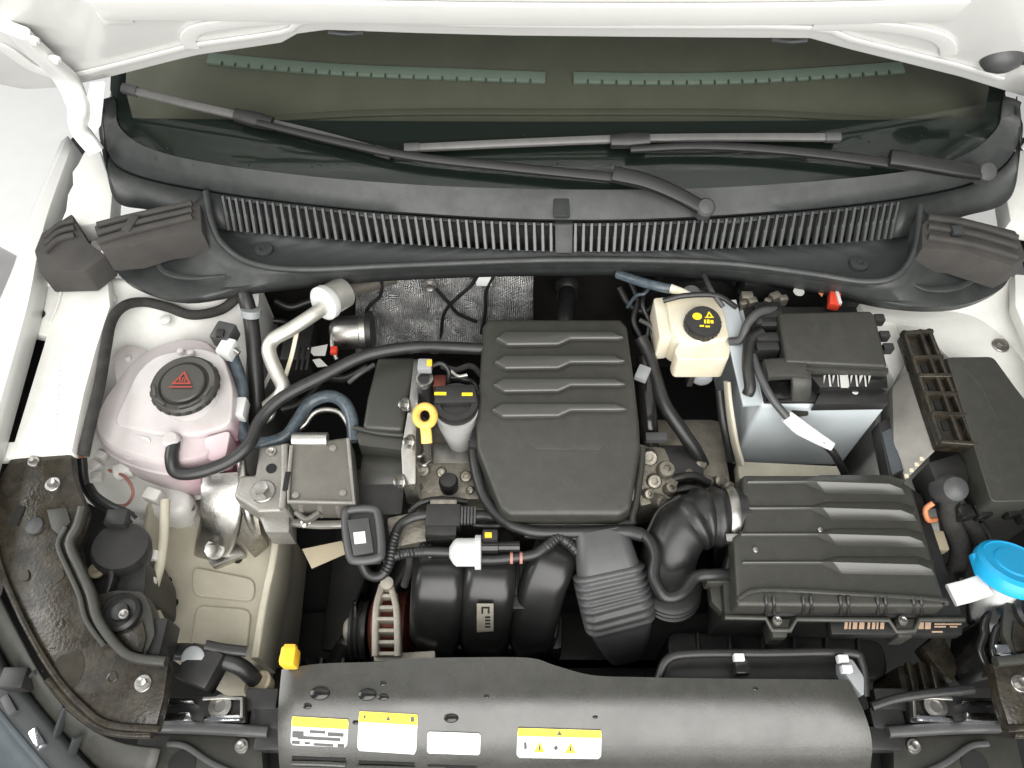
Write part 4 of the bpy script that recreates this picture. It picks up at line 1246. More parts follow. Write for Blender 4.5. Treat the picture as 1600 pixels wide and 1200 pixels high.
# ================================================================== air filter box
af = thing('air_filter_box', 'dark ribbed air filter box with clipped lid ahead of the battery', 'air filter box', P(1310, 860, -.17))
base = prism('lower_case', PL([(1150, 750), (1400, 747), (1442, 772), (1507, 966), (1132, 962), (1128, 905), (1142, 850)], -.058), .11, 'black_plastic', af, bev=.006)
zl = -.022
lidp = [(1160, 742), (1396, 742), (1426, 762), (1479, 948), (1152, 946), (1146, 838), (1164, 826)]
lid = prism('lid', PL(lidp, zl), .034, 'cover_plastic', af, bev=.006, seg=3, taper=.01)
for xl, xs, xe, y0 in ((1166, 1262, 1416, 752), (1168, 1272, 1434, 793), (1156, 1280, 1447, 834), (1158, 1288, 1462, 878)):
    bm = bmesh.new()
    bk_ = [P(xl, y0 - 4, zl - .001), P(xs - 4, y0 - 4, zl - .001), P(xs + 20, y0 - 10, zl - .001), P(xe - 30, y0 - 10, zl - .001), P(xe - 2, y0 - 2, zl - .001)]
    crs = [P(xl + 3, y0, zl + .004), P(xs - 4, y0, zl + .005), P(xs + 14, y0, zl + .014), P(xe - 26, y0 + 4, zl + .015), P(xe - 6, y0 + 12, zl + .009)]
    ft = [P(xl, y0 + 5, zl - .001), P(xs - 4, y0 + 5, zl - .001), P(xs + 28, y0 + 20, zl - .001), P(xe - 22, y0 + 22, zl - .001), P(xe, y0 + 22, zl - .001)]
    g = [[bm.verts.new(p) for p in r] for r in (bk_, crs, ft)]
    for a, b2 in zip(g, g[1:]):
        for k in range(4):
            bm.faces.new([a[k], a[k + 1], b2[k + 1], b2[k]])
    lo_ = [[bm.verts.new(v.co + V((0, 0, -.006))) for v in r] for r in (g[0], g[2])]
    for r0, r1 in ((g[0], lo_[0]), (g[2], lo_[1])):
        for k in range(4):
            bm.faces.new([r0[k], r0[k + 1], r1[k + 1], r1[k]])
    bm.faces.new([g[0][0], g[1][0], g[2][0], lo_[1][0], lo_[0][0]])
    bm.faces.new([g[0][4], g[1][4], g[2][4], lo_[1][4], lo_[0][4]])
    for k in range(4):
        bm.faces.new([lo_[0][k], lo_[0][k + 1], lo_[1][k + 1], lo_[1][k]])
    bmesh.ops.recalc_face_normals(bm, faces=bm.faces)
    bevel(bm, .0015, 2, 20)
    finish('lid_rib', bm, 'rib_plastic', lid, 30)
strip('lid_front_rim', PL([(1153, 936, zl), (1190, 922, zl + .002), (1330, 928, zl + .002), (1466, 937, zl + .002), (1478, 946, zl)]), .006, .006, 'cover_plastic', lid)
for x in (1203, 1261, 1319, 1377, 1433):
    for d in (-6, 6):
        strip('lid_clip', PL([(x + d, 932, zl + .003), (x + d, 944, zl - .002), (x + d, 958, zl - .028)]), .005, .006, 'black_plastic', lid, up=(0, -.4, .8))
tube('base_lip', PL([(1132, 964, -.056), (1196, 965, -.056), (1206, 984, -.062), (1234, 985, -.062), (1244, 967, -.056), (1388, 968, -.056), (1400, 986, -.062), (1428, 986, -.062), (1436, 968, -.056), (1506, 968, -.056)]), .004, 'cover_plastic', base, res=3, spline=False)
for x in (1218, 1414):
    prism('mount_tab', PL([(x - 16, 966), (x + 18, 966), (x + 12, 996), (x - 10, 996)], -.06), .04, 'cover_plastic', base, bev=.003)
    bolt(base, P(x - 4, 970, -.054), .005, .006)
wallq = lambda x, z: V((P(x, 967, -.058).x, P(x, 967, -.058).y - .0025 - (-.058 - z) * .02, z))
tx = []
for x, w in ((1318, 5), (1325, 3), (1331, 7), (1341, 8), (1355, 4), (1362, 5), (1369, 3), (1375, 6), (1436, 8), (1446, 9)):
    tx.append([wallq(x, -.062), wallq(x + w, -.062), wallq(x + w, -.076), wallq(x, -.076)])
for x, w, z in ((1460, 40, -.063), (1460, 18, -.067), (1482, 12, -.067), (1456, 16, -.082)):
    tx.append([wallq(x, z), wallq(x + w, z), wallq(x + w, z - .003), wallq(x, z - .003)])
prism('code_ledge', PL([(1296, 970), (1506, 971), (1504, 992), (1300, 991)], -.064), .02, 'black_plastic', base, bev=.002)
tx = []
for x, w in ((1320, 5), (1327, 3), (1333, 7), (1343, 8), (1356, 4), (1363, 5), (1370, 3), (1376, 6), (1436, 8), (1446, 9)):
    tx.append(PL([(x, 971), (x + w, 971), (x + w - 1, 983), (x - 1, 983)], -.0635))
for x, w, y in ((1460, 42, 974), (1460, 18, 978), (1484, 12, 978), (1456, 17, 986)):
    tx.append(PL([(x, y), (x + w, y), (x + w, y + 2.5), (x, y + 2.5)], -.0635))
flat('printed_code', tx, 'print_tan', base)['kind'] = 'stuff'
for x, y in ((1180, 860), (1281, 829)):
    lathe('lid_screw', [(.004, -.002), (.004, .003), (.002, .004)], P(x, y, zl), 'zinc', lid, seg=12)
prism('inlet_port', PL([(1100, 888), (1150, 886), (1150, 912), (1104, 912)], -.055), .03, 'cover_plastic', af, bev=.006)
prism('side_flange', PL([(1108, 915), (1140, 905), (1136, 965), (1112, 940)], -.07), .02, 'cover_plastic', af, bev=.003)

el = thing('intake_elbow', 'ribbed black rubber intake elbow entering the air filter box', 'intake hose', P(1060, 880, -.2))
tube('elbow', PL([(1160, 806, -.060), (1125, 808, -.060), (1090, 812, -.060), (1062, 832, -.066), (1046, 866, -.085), (1042, 900, -.125), (1044, 930, -.19)]), .041, 'rubber', el, sides=28, res=8, corr=(.030, .092, .0195, .16))
lathe('hose_clamp', [(.0435, 0), (.0445, .002), (.0445, .012), (.0435, .014)], P(1146, 807, -.060), 'zinc', el, axis=(-1, 0, 0), seg=36)
box('clamp_screw', P(1143, 842, -.035), (.018, .012, .012), 'zinc', el, bev=.002)
for k in range(3):
    lathe('lower_ring', [(.040, 0), (.047, .003), (.047, .007), (.040, .010)], P(1046, 914 + k * 6, -.135 - k * .013), 'rubber', el, seg=36)
strip('mould_seam', PL([(1012, 830, -.026), (1030, 796, -.022), (1062, 775, -.02)]), .004, .004, 'rubber', el)
tb = thing('breather_pipe', 'long smooth black breather pipe curving round the engine cover', 'pipe', P(900, 830, -.1))
tube('pipe_run', PL([(740, 690, -.035), (742, 725, -.04), (756, 775, -.05), (785, 812, -.055), (830, 830, -.055), (900, 832, -.055), (975, 831, -.05), (1008, 838, -.045), (1024, 866, -.04), (1022, 902, -.045), (1040, 932, -.05), (1066, 926, -.05), (1086, 902, -.05), (1115, 898, -.05), (1140, 898, -.055)]), .0085, 'rubber', tb, sides=14)
tube('pipe_sleeve', PL([(945, 832, -.053), (980, 831, -.05), (1004, 836, -.047)]), .0102, 'rubber', tb)
box('pipe_clip', P(742, 694, -.03), (.016, .018, .016), 'black_plastic', tb, bev=.002)
for a in ((826, 834), (870, 836)):
    strip('pipe_holder', PL([(a[0] - 6, a[1], -.062), (a[0] + 30, a[1] + 2, -.062)]), .014, .010, 'black_plastic', tb)

dc = thing('bellows_duct', 'flat grey duct with ribbed bellows below the engine cover', 'duct', P(955, 920, -.25))
path = catmull(PL([(938, 834, -.070), (944, 862, -.075), (950, 890, -.085), (957, 922, -.105), (964, 952, -.13), (970, 985, -.18), (974, 1010, -.24)]), 24)
cum = [0]
for a, b2 in zip(path, path[1:]):
    cum.append(cum[-1] + (b2 - a).length)
bm = bmesh.new()


def dsec(i, s):
    t = s / cum[-1]
    k = 1.0
    if .22 < t < .58:
        k = 1.08 + .055 * math.sin((t - .22) / .36 * math.pi * 2 * 8)
    w = (.078 + .016 * min(1, t * 4)) * (1 - .35 * max(0, t - .62) / .38)
    return rrect(w * k, .055 * k, .018, 4)


add_sweep(bm, path, dsec, V((0, -.5, .85)))
finish('duct_run', bm, 'rubber_grey', dc, 50)

# ================================================================== intake manifold
im = thing('intake_manifold', 'glossy black intake manifold with three curved runners', 'intake manifold', P(760, 950, -.35))
for k, (xt, xb, yt) in enumerate(((688, 682, 868), (768, 758, 868), (872, 832, 848))):
    zt = -.105
    strip('runner', PL([(xt, yt - 12, zt - .05), (xt, yt + 4, zt - .012), (xt + (xb - xt) * .25, yt + 32, zt), (xt + (xb - xt) * .6, yt + 68, zt - .02), (xb, 978, zt - .075), (xb, 1000, zt - .15)]), (.078 if k < 2 else .070), .06, 'manifold', im, up=(0, -.3, .95), rad=.30, res=7, seg=5, smooth=70)
    tube('runner_rim', PL([(xb - 36, 975, -.20), (xb - 33, 996, -.21), (xb - 22, 1004, -.21), (xb + 22, 1004, -.21), (xb + 34, 995, -.21), (xb + 37, 972, -.20)]), .0055, 'black_plastic', im, res=4)
for x in (724, 812):
    box('web', P(x, 915, -.15), (.034, .09, .06), 'black_plastic', im, bev=.004)
    for d in (-6, 2, 10):
        box('web_rib', P(x + d, 905, -.118), (.004, .05, .010), 'black_plastic', im, bev=.001)
prism('plenum', PL([(640, 960), (880, 960), (880, 1015), (640, 1015)], -.22), .1, 'black_plastic', im, bev=.01)
zq = lambda y: -.088 - (y - 943) * .0011
prism('sticker', PL([(745, 943, zq(943)), (771, 943, zq(943)), (771, 985, zq(985)), (745, 985, zq(985))]), .012, 'sticker_grey', im, bev=0)
zq2 = lambda y: zq(y) + .0006
flat('sticker_print', [PL([(752, 948, zq2(948)), (765, 948, zq2(948)), (765, 951, zq2(951)), (752, 951, zq2(951))]), PL([(752, 951, zq2(951)), (755, 951, zq2(951)), (755, 959, zq2(959)), (752, 959, zq2(959))]), PL([(762, 951, zq2(951)), (765, 951, zq2(951)), (765, 959, zq2(959)), (762, 959, zq2(959))])] + [PL([(758, 963 + k * 5, zq2(963 + k * 5)), (766, 963 + k * 5, zq2(963 + k * 5)), (766, 966 + k * 5, zq2(966 + k * 5)), (758, 966 + k * 5, zq2(966 + k * 5))]) for k in range(4)], 'print_black', im)['kind'] = 'stuff'

al = thing('alternator', 'pale alternator with slotted end frame beside the intake runners', 'alternator', P(605, 985, -.35))
lathe('core', [(.03, -.01), (.055, 0), (.055, .05), (.03, .06)], P(588, 980, -.235), 'copper', al, axis=(1, 0, 0), seg=30)
for pts in (((598, 920), (590, 950), (588, 985), (588, 1024)), ((612, 920), (620, 950), (622, 985), (623, 1024))):
    strip('frame_rail', PL([(x, y, -.172 - .0006 * abs(y - 970) * .4) for x, y in pts]), .010, .03, 'ivory_cast', al)
for y in (918, 934, 952, 970, 988, 1006, 1024):
    strip('frame_rung', PL([(590 if y > 930 else 598, y, -.172 - .00024 * abs(y - 970)), (622 if y > 930 else 613, y, -.172 - .00024 * abs(y - 970))]), .006, .024, 'ivory_cast', al, spline=False)
prism('frame_foot', PL([(584, 1022), (680, 1016), (680, 1030), (584, 1034)], -.185), .03, 'ivory_cast', al, bev=.003)
lathe('frame_boss', [(.010, -.03), (.010, .004), (.004, .006)], P(605, 912, -.165), 'ivory_cast', al, seg=16)
lathe('pulley', [(.020, 0), (.046, .004), (.046, .008), (.043, .012), (.046, .016), (.043, .020), (.046, .024), (.046, .03)], P(548, 984, -.24), 'black_plastic', al, axis=(1, 0, 0), seg=36)
lathe('pulley_nut', [(.012, -.012), (.018, -.008), (.018, 0)], P(550, 984, -.24), 'ivory_cast', al, axis=(1, 0, 0), seg=20)

# ================================================================== vacuum lines in front of the engine
md = thing('map_sensor_plug', 'grey framed square plug with white sticker near the engine mount', 'plug', P(567, 838, -.08))
fr_ = PL([(538, 802), (550, 796), (584, 795), (591, 802), (597, 864), (590, 873), (558, 877), (546, 871)], -.030)
pth = chaikin(fr_, 1)
tube('frame', pth + [pth[0], pth[1]], .0065, 'rubber_grey', md, res=3, sides=10)
prism('back', fr_, .03, 'black_plastic', md, bev=.002, down=(0, .1, -1))
prism('insert', PL([(542, 812), (576, 808), (584, 862), (552, 868)], -.022), .01, 'rubber_grey', md, bev=.002)
prism('sticker', PL([(552, 832), (570, 830), (572, 848), (554, 850)], -.0212), .0012, 'label_white', md, bev=0)
vl = thing('purge_line', 'white purge valve with black corrugated lines in front of the engine', 'purge valve', P(720, 860, -.15))
tube('line', PL([(562, 872, -.05), (574, 896, -.06), (594, 900, -.06), (608, 880, -.055), (614, 848, -.05), (626, 820, -.05), (652, 807, -.05), (690, 804, -.052)]), .0072, 'rubber', vl, corr=(.05, .11, .005, .2), sides=12)
tube('line', PL([(600, 878, -.058), (625, 866, -.055), (660, 862, -.055), (708, 863, -.055)]), .0072, 'rubber', vl, corr=(.02, .06, .005, .2))
lathe('valve_body', [(.008, -.006), (.017, 0), (.020, .004), (.020, .030), (.0245, .031), (.0245, .039), (.012, .040)], P(709, 863, -.055), 'white_plastic', vl, axis=(1, 0, 0), seg=32)
lathe('valve_port', [(.010, 0), (.010, .024), (.008, .025), (.008, .055)], P(752, 854, -.052), 'gloss_black', vl, axis=(1, 0, 0))
box('port_tab', P(766, 838, -.04), (.022, .016, .016), 'black_plastic', vl, bev=.003)
box('yellow_clip', P(763, 836, -.030), (.010, .007, .005), 'yellow', vl, bev=.001)
tube('line', PL([(748, 874, -.06), (775, 874, -.06), (805, 871, -.06), (835, 866, -.058), (856, 852, -.056), (872, 840, -.056), (888, 848, -.06), (904, 864, -.07)]), .0075, 'rubber', vl, corr=(.10, .20, .005, .2))
for x in (797, 812):
    lathe('red_ring', [(.0088, 0), (.0088, .004)], P(x, 871.5, -.06), 'red_plastic' if 0 else 'brown_tag', vl, axis=(1, 0, 0), seg=18)
tube('line', PL([(690, 803, -.055), (720, 806, -.06), (750, 806, -.06), (785, 808, -.07)]), .009, 'rubber', vl)
pv = thing('solenoid_block', 'black solenoid block clipped between the vacuum lines', 'solenoid', P(690, 820, -.15))
box('housing', P(694, 812, -.062), (.052, .036, .04), 'black_plastic', pv, bev=.005)
box('plug', P(690, 834, -.058), (.046, .024, .03), 'gloss_black', pv, bev=.004)
box('bracket', P(640, 832, -.08), (.06, .05, .03), 'cast_alu', pv, bev=.006, rot=Matrix.Rotation(R(12), 3, 'Z'))
box('bracket', P(694, 792, -.06), (.04, .012, .03), 'cast_alu', pv, bev=.003)
for k in range(5):
    box('fin', P(722 + k * 5, 806, -.045), (.003, .026, .008), 'rubber_grey', pv, bev=.0005)
tag(prism('cardboard_tag', PL([(472, 858), (534, 845), (542, 864), (487, 888)], -.12), .002, 'cardboard', bev=0), 'beige cardboard tag hanging in the dark gap under the mount', 'tag')

# ================================================================== radiator air guide at the front
ag = thing('radiator_air_guide', 'grey curved plastic air guide carrying four stickers above the radiator', 'air guide', P(900, 1150, -.2))
ZK = [(1000, -.052), (1060, -.052), (1085, -.0528), (1098, -.0542), (1110, -.0568), (1125, -.0618), (1145, -.0713), (1165, -.0832), (1185, -.0976), (1200, -.1105), (1230, -.150), (1260, -.21)]


def zk(py):
    for (a, za), (b2, zb) in zip(ZK, ZK[1:]):
        if py <= b2:
            t = (py - a) / (b2 - a)
            return za + (zb - za) * t
    return ZK[-1][1]


TE = [(440, 1046), (500, 1037), (590, 1034), (640, 1029), (740, 1027), (828, 1028), (868, 1040), (925, 1055), (1000, 1058), (1100, 1060), (1220, 1061), (1325, 1062)]
te = catmull([V((x, y, 0)) for x, y in TE], 4)
rows = []
NS = 26
rows.append([P(p.x, p.y - 2, -.052) + V((0, .002, -.05)) for p in te])
for s in range(NS + 1):
    t = s / NS
    r = []
    for i, p in enumerate(te):
        f = i / (len(te) - 1)
        py = p.y + (1250 - p.y) * t
        xl = 440 - 6 * math.sin(min(1, t * 1.1) * math.pi)
        xr = 1325 + 38 * min(1, math.sin(min(1, t * 1.7) * math.pi / 2)) - 22 * max(0, t - .6)
        x = xl + (xr - xl) * (p.x - 440) / (1325 - 440)
        r.append(P(x, py, zk(py) - .004 * (f < .01 or f > .99)))
    r = [r[0] + V((.004, 0, -.07))] + r + [r[-1] + V((-.004, 0, -.07))]
    rows.append(r)
rows[0] = [rows[0][0] + V((.004, 0, -.05))] + rows[0] + [rows[0][-1] + V((-.004, 0, -.05))]
loft('guide_panel', rows, 'shroud_plastic', ag, .003, smooth=50)


def S(px, py, off=.0012):
    return P(px, py, zk(py) + off)


def patch(name, quad, material, parent, off, n=6, r=0):
    (x0, y0), (x1, y1), (x2, y2), (x3, y3) = quad
    rows = []
    for j in range(n + 1):
        t = j / n
        ins = .035 * max(0, 1 - min(t, 1 - t) * 8) ** 2 if r else 0
        rows.append([S((x0 + (x3 - x0) * t) * (1 - u) + (x1 + (x2 - x0 - (x2 - x0) + x2 - x1) * t) * u, (y0 + (y3 - y0) * t) * (1 - u) + (y1 + (y2 - y1) * t) * u, off) for u in (ins, .33, .66, 1 - ins)])
    return loft(name, rows, material, parent, 0)


def sticker(label, quad, band, kind):
    (x0, y0), (x1, y1), (x2, y2), (x3, y3) = quad
    o = patch('warning_sticker', quad, 'label_white', ag, .0012, 12, 1)
    o['label'] = label
    if band:
        b2 = band / (y3 - y0)
        patch('sticker_band', [(x0 + 1, y0 + .5), (x1 - 1, y1 + .5), (x1 + (x2 - x1) * b2, y1 + (y2 - y1) * b2), (x0 + (x3 - x0) * b2, y0 + (y3 - y0) * b2)], 'print_yellow', o, .0018, 8, 0)
    q = lambda u, v: S(x0 + (x1 - x0) * u + (x3 - x0) * v, y0 + (y1 - y0) * u + (y3 - y0) * v, .0025)
    return o, q


o, q = sticker('worn sticker with pale yellow band and silver print', [(456, 1119), (545, 1124), (542, 1168), (454, 1164)], 16, 0)
flat('sticker_print', [[q(.02 + a, b2), q(.02 + a + w, b2), q(.02 + a + w, b2 + h), q(.02 + a, b2 + h)] for a, b2, w, h in ((.0, .52, .2, .22), (.3, .46, .28, .09), (.62, .5, .28, .12), (.1, .68, .75, .10), (.0, .86, .14, .1), (.22, .88, .1, .07), (.38, .9, .35, .08), (.8, .88, .12, .1))], 'rubber_grey', o)
o, q = sticker('white sticker with yellow warning band', [(561, 1111), (653, 1116), (650, 1179), (558, 1173)], 17, 1)
flat('sticker_print', [[q(.50, .08), q(.54, .20), q(.46, .20)]] + [[q(.10 + .02 * math.cos(a), .14 + .05 * math.sin(a)) for a in (0, 1, 2, 3, 4, 5)], [q(.88, .08), q(.94, .08), q(.94, .2), q(.88, .2)]], 'rubber_grey', o)
o, q = sticker('plain white sticker without band', [(668, 1143), (751, 1146), (750, 1180), (667, 1177)], 0, 2)
o, q = sticker('wide white sticker with yellow band and two triangle symbols', [(809, 1137), (940, 1141), (939, 1186), (807, 1184)], 13, 3)
flat('sticker_print', [[q(.50, .05), q(.535, .22), q(.465, .22)], [q(.08, .5), q(.11, .48), q(.12, .68), q(.09, .74)], [q(.44, .62), q(.48, .55), q(.49, .68), q(.45, .72)]], 'rubber_grey', o)
flat('triangle_print', [[q(.27, .44), q(.335, .80), q(.205, .80)], [q(.64, .44), q(.705, .80), q(.575, .80)]], 'print_yellow', o)
flat('triangle_mark', [[q(.265, .56), q(.28, .56), q(.285, .74), q(.255, .74)], [q(.635, .56), q(.65, .56), q(.655, .74), q(.625, .74)]], 'rubber_grey', o)
for x, y, s in ((500, 1083, .011), (574, 1085, .010), (599, 1089, .006), (480, 1103, .005), (705, 1121, .008), (598, 1068, .004), (556, 1128, .004), (1180, 1076, .003), (930, 1120, .003), (760, 1088, .003)):
    w = lathe('water_drop', [(s, -.001), (s * .9, s * .18), (s * .6, s * .32), (s * .2, s * .36)], S(x, y, 0), 'gloss_black', ag, seg=16)
    w.scale = (1.25, .8, 1)
for x0, x1, y in ((456, 540, 1186), (560, 648, 1193), (668, 745, 1199)):
    prism('guide_slot', [S(x0, y - 4, .001), S(x1, y - 1, .001), S(x1, y + 14, .001), S(x0, y + 11, .001)], .004, 'deep_black', ag, bev=0)
    strip('slot_rail', [S(x0, y + 6, .004), S((x0 + x1) / 2, y + 7, .004), S(x1, y + 9, .004)], .006, .005, 'shroud_plastic', ag)
yc = thing('yellow_clip', 'bright yellow plastic clip on the corner of the air guide', 'clip', P(453, 1035, -.06))
box('clip_body', P(453, 1028, -.035), (.020, .024, .03), 'yellow', yc, bev=.004)
box('clip_tab', P(442, 1030, -.03), (.008, .010, .010), 'yellow', yc, bev=.002)
box('clip_head', P(454, 1014, -.030), (.016, .010, .016), 'yellow', yc, bev=.003)

sg = thing('snorkel_tray', 'black rimmed tray behind the air guide with white clips', 'tray', P(1190, 1045, -.14))
prism('tray_floor', PL([(1034, 1066), (1046, 1034), (1080, 1026), (1328, 1024), (1346, 1046), (1350, 1090)], -.085), .02, 'black_plastic', sg, bev=.003)
tube('tray_rim', PL([(1028, 1064, -.075), (1042, 1032, -.066), (1078, 1022, -.064), (1200, 1021, -.064), (1325, 1020, -.064), (1346, 1036, -.066), (1352, 1088, -.075)]), .006, 'black_plastic', sg)
prism('grey_cheek', fillet(PL([(1316, 1028), (1332, 1030), (1350, 1058), (1350, 1088), (1336, 1074), (1318, 1048)], -.058), .004), .03, 'grey_plastic', sg, bev=.004)
for x, y in ((1154, 1028), (1316, 1030), (1322, 1046)):
    box('white_clip', P(x, y, -.056), (.014, .010, .012), 'white_plastic', sg, bev=.002)
box('clip_socket', P(1158, 1044, -.065), (.02, .018, .02), 'gloss_black', sg, bev=.003)

# ================================================================== headlamp brackets
def bracket_mirror(p):
    return V((.176 - p.x, p.y, p.z))


zb = lambda y: .012 - .045 * max(0, (y - 760)) / 380
BL = [(24, 702), (111, 705), (114, 742), (124, 770), (134, 793), (126, 822), (114, 850), (130, 890), (147, 928), (158, 968), (186, 1008), (214, 1028), (264, 1034), (256, 1090), (243, 1141), (165, 1134), (126, 1108), (84, 1062), (40, 990), (0, 902), (-20, 830), (-10, 760)]
for sx in (0, 1):
    fx = bracket_mirror if sx else (lambda p: p)
    hb = thing('headlamp_bracket', 'dusty brown headlamp carrier bracket on the battery side' if sx else 'dusty brown curved headlamp carrier bracket beside the coolant tank', 'bracket', fx(P(90, 900, -.05)), 'headlamp brackets')
    prism('plate', [fx(p) for p in PL([(x, y, zb(y)) for x, y in BL])], .022, 'dusty_plastic', hb, bev=.005, seg=2, faces=None)
    strip('inner_edge', [fx(P(x - 4, y, zb(y) + .003)) for x, y in BL[4:13]], .012, .014, 'cover_plastic', hb)
    strip('inner_edge', [fx(P(x - 22, y + 2, zb(y) + .002)) for x, y in BL[5:11]], .007, .010, 'cover_plastic', hb)
    strip('outer_edge', [fx(P(x + 6, y - 2, zb(y) + .002)) for x, y in BL[14:21]], .008, .008, 'dusty_plastic', hb)
    tube('front_roll', [fx(p) for p in PL([(238, 1146, -.045), (200, 1146, -.048), (160, 1138, -.048), (118, 1108, -.046), (76, 1062, -.040)])], .006, 'dusty_plastic', hb)
    cup = prism('cup', fillet([fx(p) for p in PL([(150, 930), (180, 922), (222, 924), (236, 950), (242, 990), (230, 1018), (214, 1028), (186, 1004), (162, 966)], -.030)], .006), .03, 'cover_plastic', hb, bev=.005)
    prism('cup_floor', fillet([fx(p) for p in PL([(176, 982), (204, 984), (222, 968), (228, 995), (222, 1020), (206, 1016), (188, 1000)], -.026)], .004), .01, 'dusty_plastic', cup, bev=.003)
    lathe('round_boss', [(.026, -.012), (.026, .006), (.022, .010), (.020, .002), (.012, .002), (.011, .008), (.004, .009)], fx(P(190, 958, -.026)), 'black_plastic', hb, seg=32)
    bolt(hb, fx(P(194, 960, -.018)), .005, .006)
    for x, y, r in ((53, 722, .006), (83, 757, .008), (224, 1068, .008)):
        bolt(hb, fx(P(x, y, zb(y) + .001)), r, .008)
    lathe('bracket_plug', [(.012, -.002), (.012, .003), (.010, .004)], fx(P(54, 822, zb(822))), 'rubber_grey', hb, seg=24)
    prism('bracket_slot', fillet([fx(p) for p in PL([(14, 816, zb(816) + .0008), (30, 790, zb(790) + .0008), (40, 790, zb(790) + .0008), (26, 822, zb(822) + .0008)])], .003), .002, 'deep_black', hb, bev=0)
    tri_ = [fx(p) for p in PL([(72, 796), (104, 792), (110, 815), (92, 836), (80, 826)], zb(815) + .004)]
    prism('rib_triangle', tri_, .006, 'cover_plastic', hb, bev=.002)
    if not sx:
        for pts in (((80, 900), (96, 888), (102, 900), (88, 912), (82, 906)), ((82, 1028), (112, 1020), (124, 1012), (134, 1036), (124, 1066), (110, 1078), (96, 1062)), ((26, 890), (44, 888), (46, 906), (30, 908))):
            prism('wet_stain', chaikin(PL([(x, y, zb(y) + .0006) for x, y in pts]), 2), .001, 'wet_patch', hb, bev=0)
        tube('water_ring', PL([(172, 1052, -.0225), (180, 1050, -.0225), (183, 1060, -.0235), (174, 1066, -.024), (168, 1060, -.0235), (172, 1052, -.0225)]), .0012, 'wet_patch', hb, sides=6)

# lamp housings
lh = thing('headlamp_housing', 'black rear of the headlamp with a pale ring behind the bracket', 'headlamp', P(185, 880, -.15))
prism('housing', fillet(PL([(126, 850), (160, 822), (206, 838), (228, 880), (226, 936), (160, 940), (140, 905)], -.05), .01), .12, 'black_plastic', lh, bev=.012, seg=3)
lathe('bulb_cover', [(.038, -.02), (.040, .002), (.036, .012), (.012, .014)], P(190, 858, -.042), 'black_plastic', lh, axis=(.2, .1, 1), seg=32)
lathe('pale_ring', [(.011, 0), (.0115, .004), (.009, .005), (.005, .005), (.0045, .002)], P(152, 892, -.044), 'cardboard', lh, seg=24)
box('bulb_plug', P(186, 812, -.03), (.03, .024, .025), 'black_plastic', lh, bev=.003)
tube('bulb_lead', PL([(210, 812, -.04), (196, 800, -.03), (172, 790, -.03), (150, 775, -.03), (140, 760, -.04)]), .006, 'rubber', lh)
strip('housing_rib', PL([(172, 870, -.035), (178, 900, -.04), (170, 930, -.045)]), .008, .02, 'black_plastic', lh)
lr = thing('headlamp_unit', 'glossy black headlamp unit with reflective folds below the blue cap', 'headlamp', P(1572, 1000, -.15))
prism('housing', fillet(PL([(1540, 960), (1580, 946), (1640, 950), (1640, 1052), (1560, 1050), (1536, 1020)], -.06), .01), .1, 'gloss_black', lr, bev=.012, seg=3)
tube('folded_rim', PL([(1600, 948, -.045), (1562, 952, -.045), (1540, 968, -.045), (1538, 992, -.048), (1532, 1015, -.05), (1542, 1040, -.05), (1560, 1052, -.05)]), .006, 'gloss_black', lr)
tube('folded_rim', PL([(1600, 962, -.04), (1572, 968, -.04), (1556, 986, -.04), (1552, 1020, -.042), (1566, 1044, -.044)]), .005, 'gloss_black', lr)
lathe('reflector', [(.036, -.01), (.034, .006), (.024, .012), (.020, .002), (.008, .004)], P(1584, 985, -.045), 'gloss_black', lr, axis=(-.2, -.2, 1), seg=30)
box('reflector_tab', P(1566, 1016, -.036), (.022, .014, .010), 'chrome', lr, bev=.004)
box('reflector_tab', P(1588, 1010, -.036), (.024, .010, .010), 'chrome', lr, bev=.004, rot=Matrix.Rotation(R(25), 3, 'Z'))

# washer filler
wf = thing('washer_filler', 'bright blue washer fluid cap on a white filler neck', 'washer cap', P(1575, 930, -.1))
wc_ = P(1582, 886, -.005)
aw = V((.10, .46, 1)).normalized()
lathe('cap', [(.044, -.016), (.048, -.012), (.0485, -.002), (.046, .006), (.040, .010), (.038, .0085), (.027, .0085), (.025, .0105), (.008, .0108)], wc_, 'cyan_plastic', wf, axis=aw, seg=44)
box('cap_lip', P(1528, 882, -.012), (.014, .03, .012), 'cyan_plastic', wf, bev=.004)
tube('neck', PL([(1578, 900, -.02), (1560, 925, -.05), (1550, 960, -.10)]), .028, 'white_plastic', wf)
strip('neck_tongue', PL([(1486, 930, -.03), (1510, 924, -.026), (1540, 914, -.022)]), .030, .010, 'white_plastic', wf, spline=False)

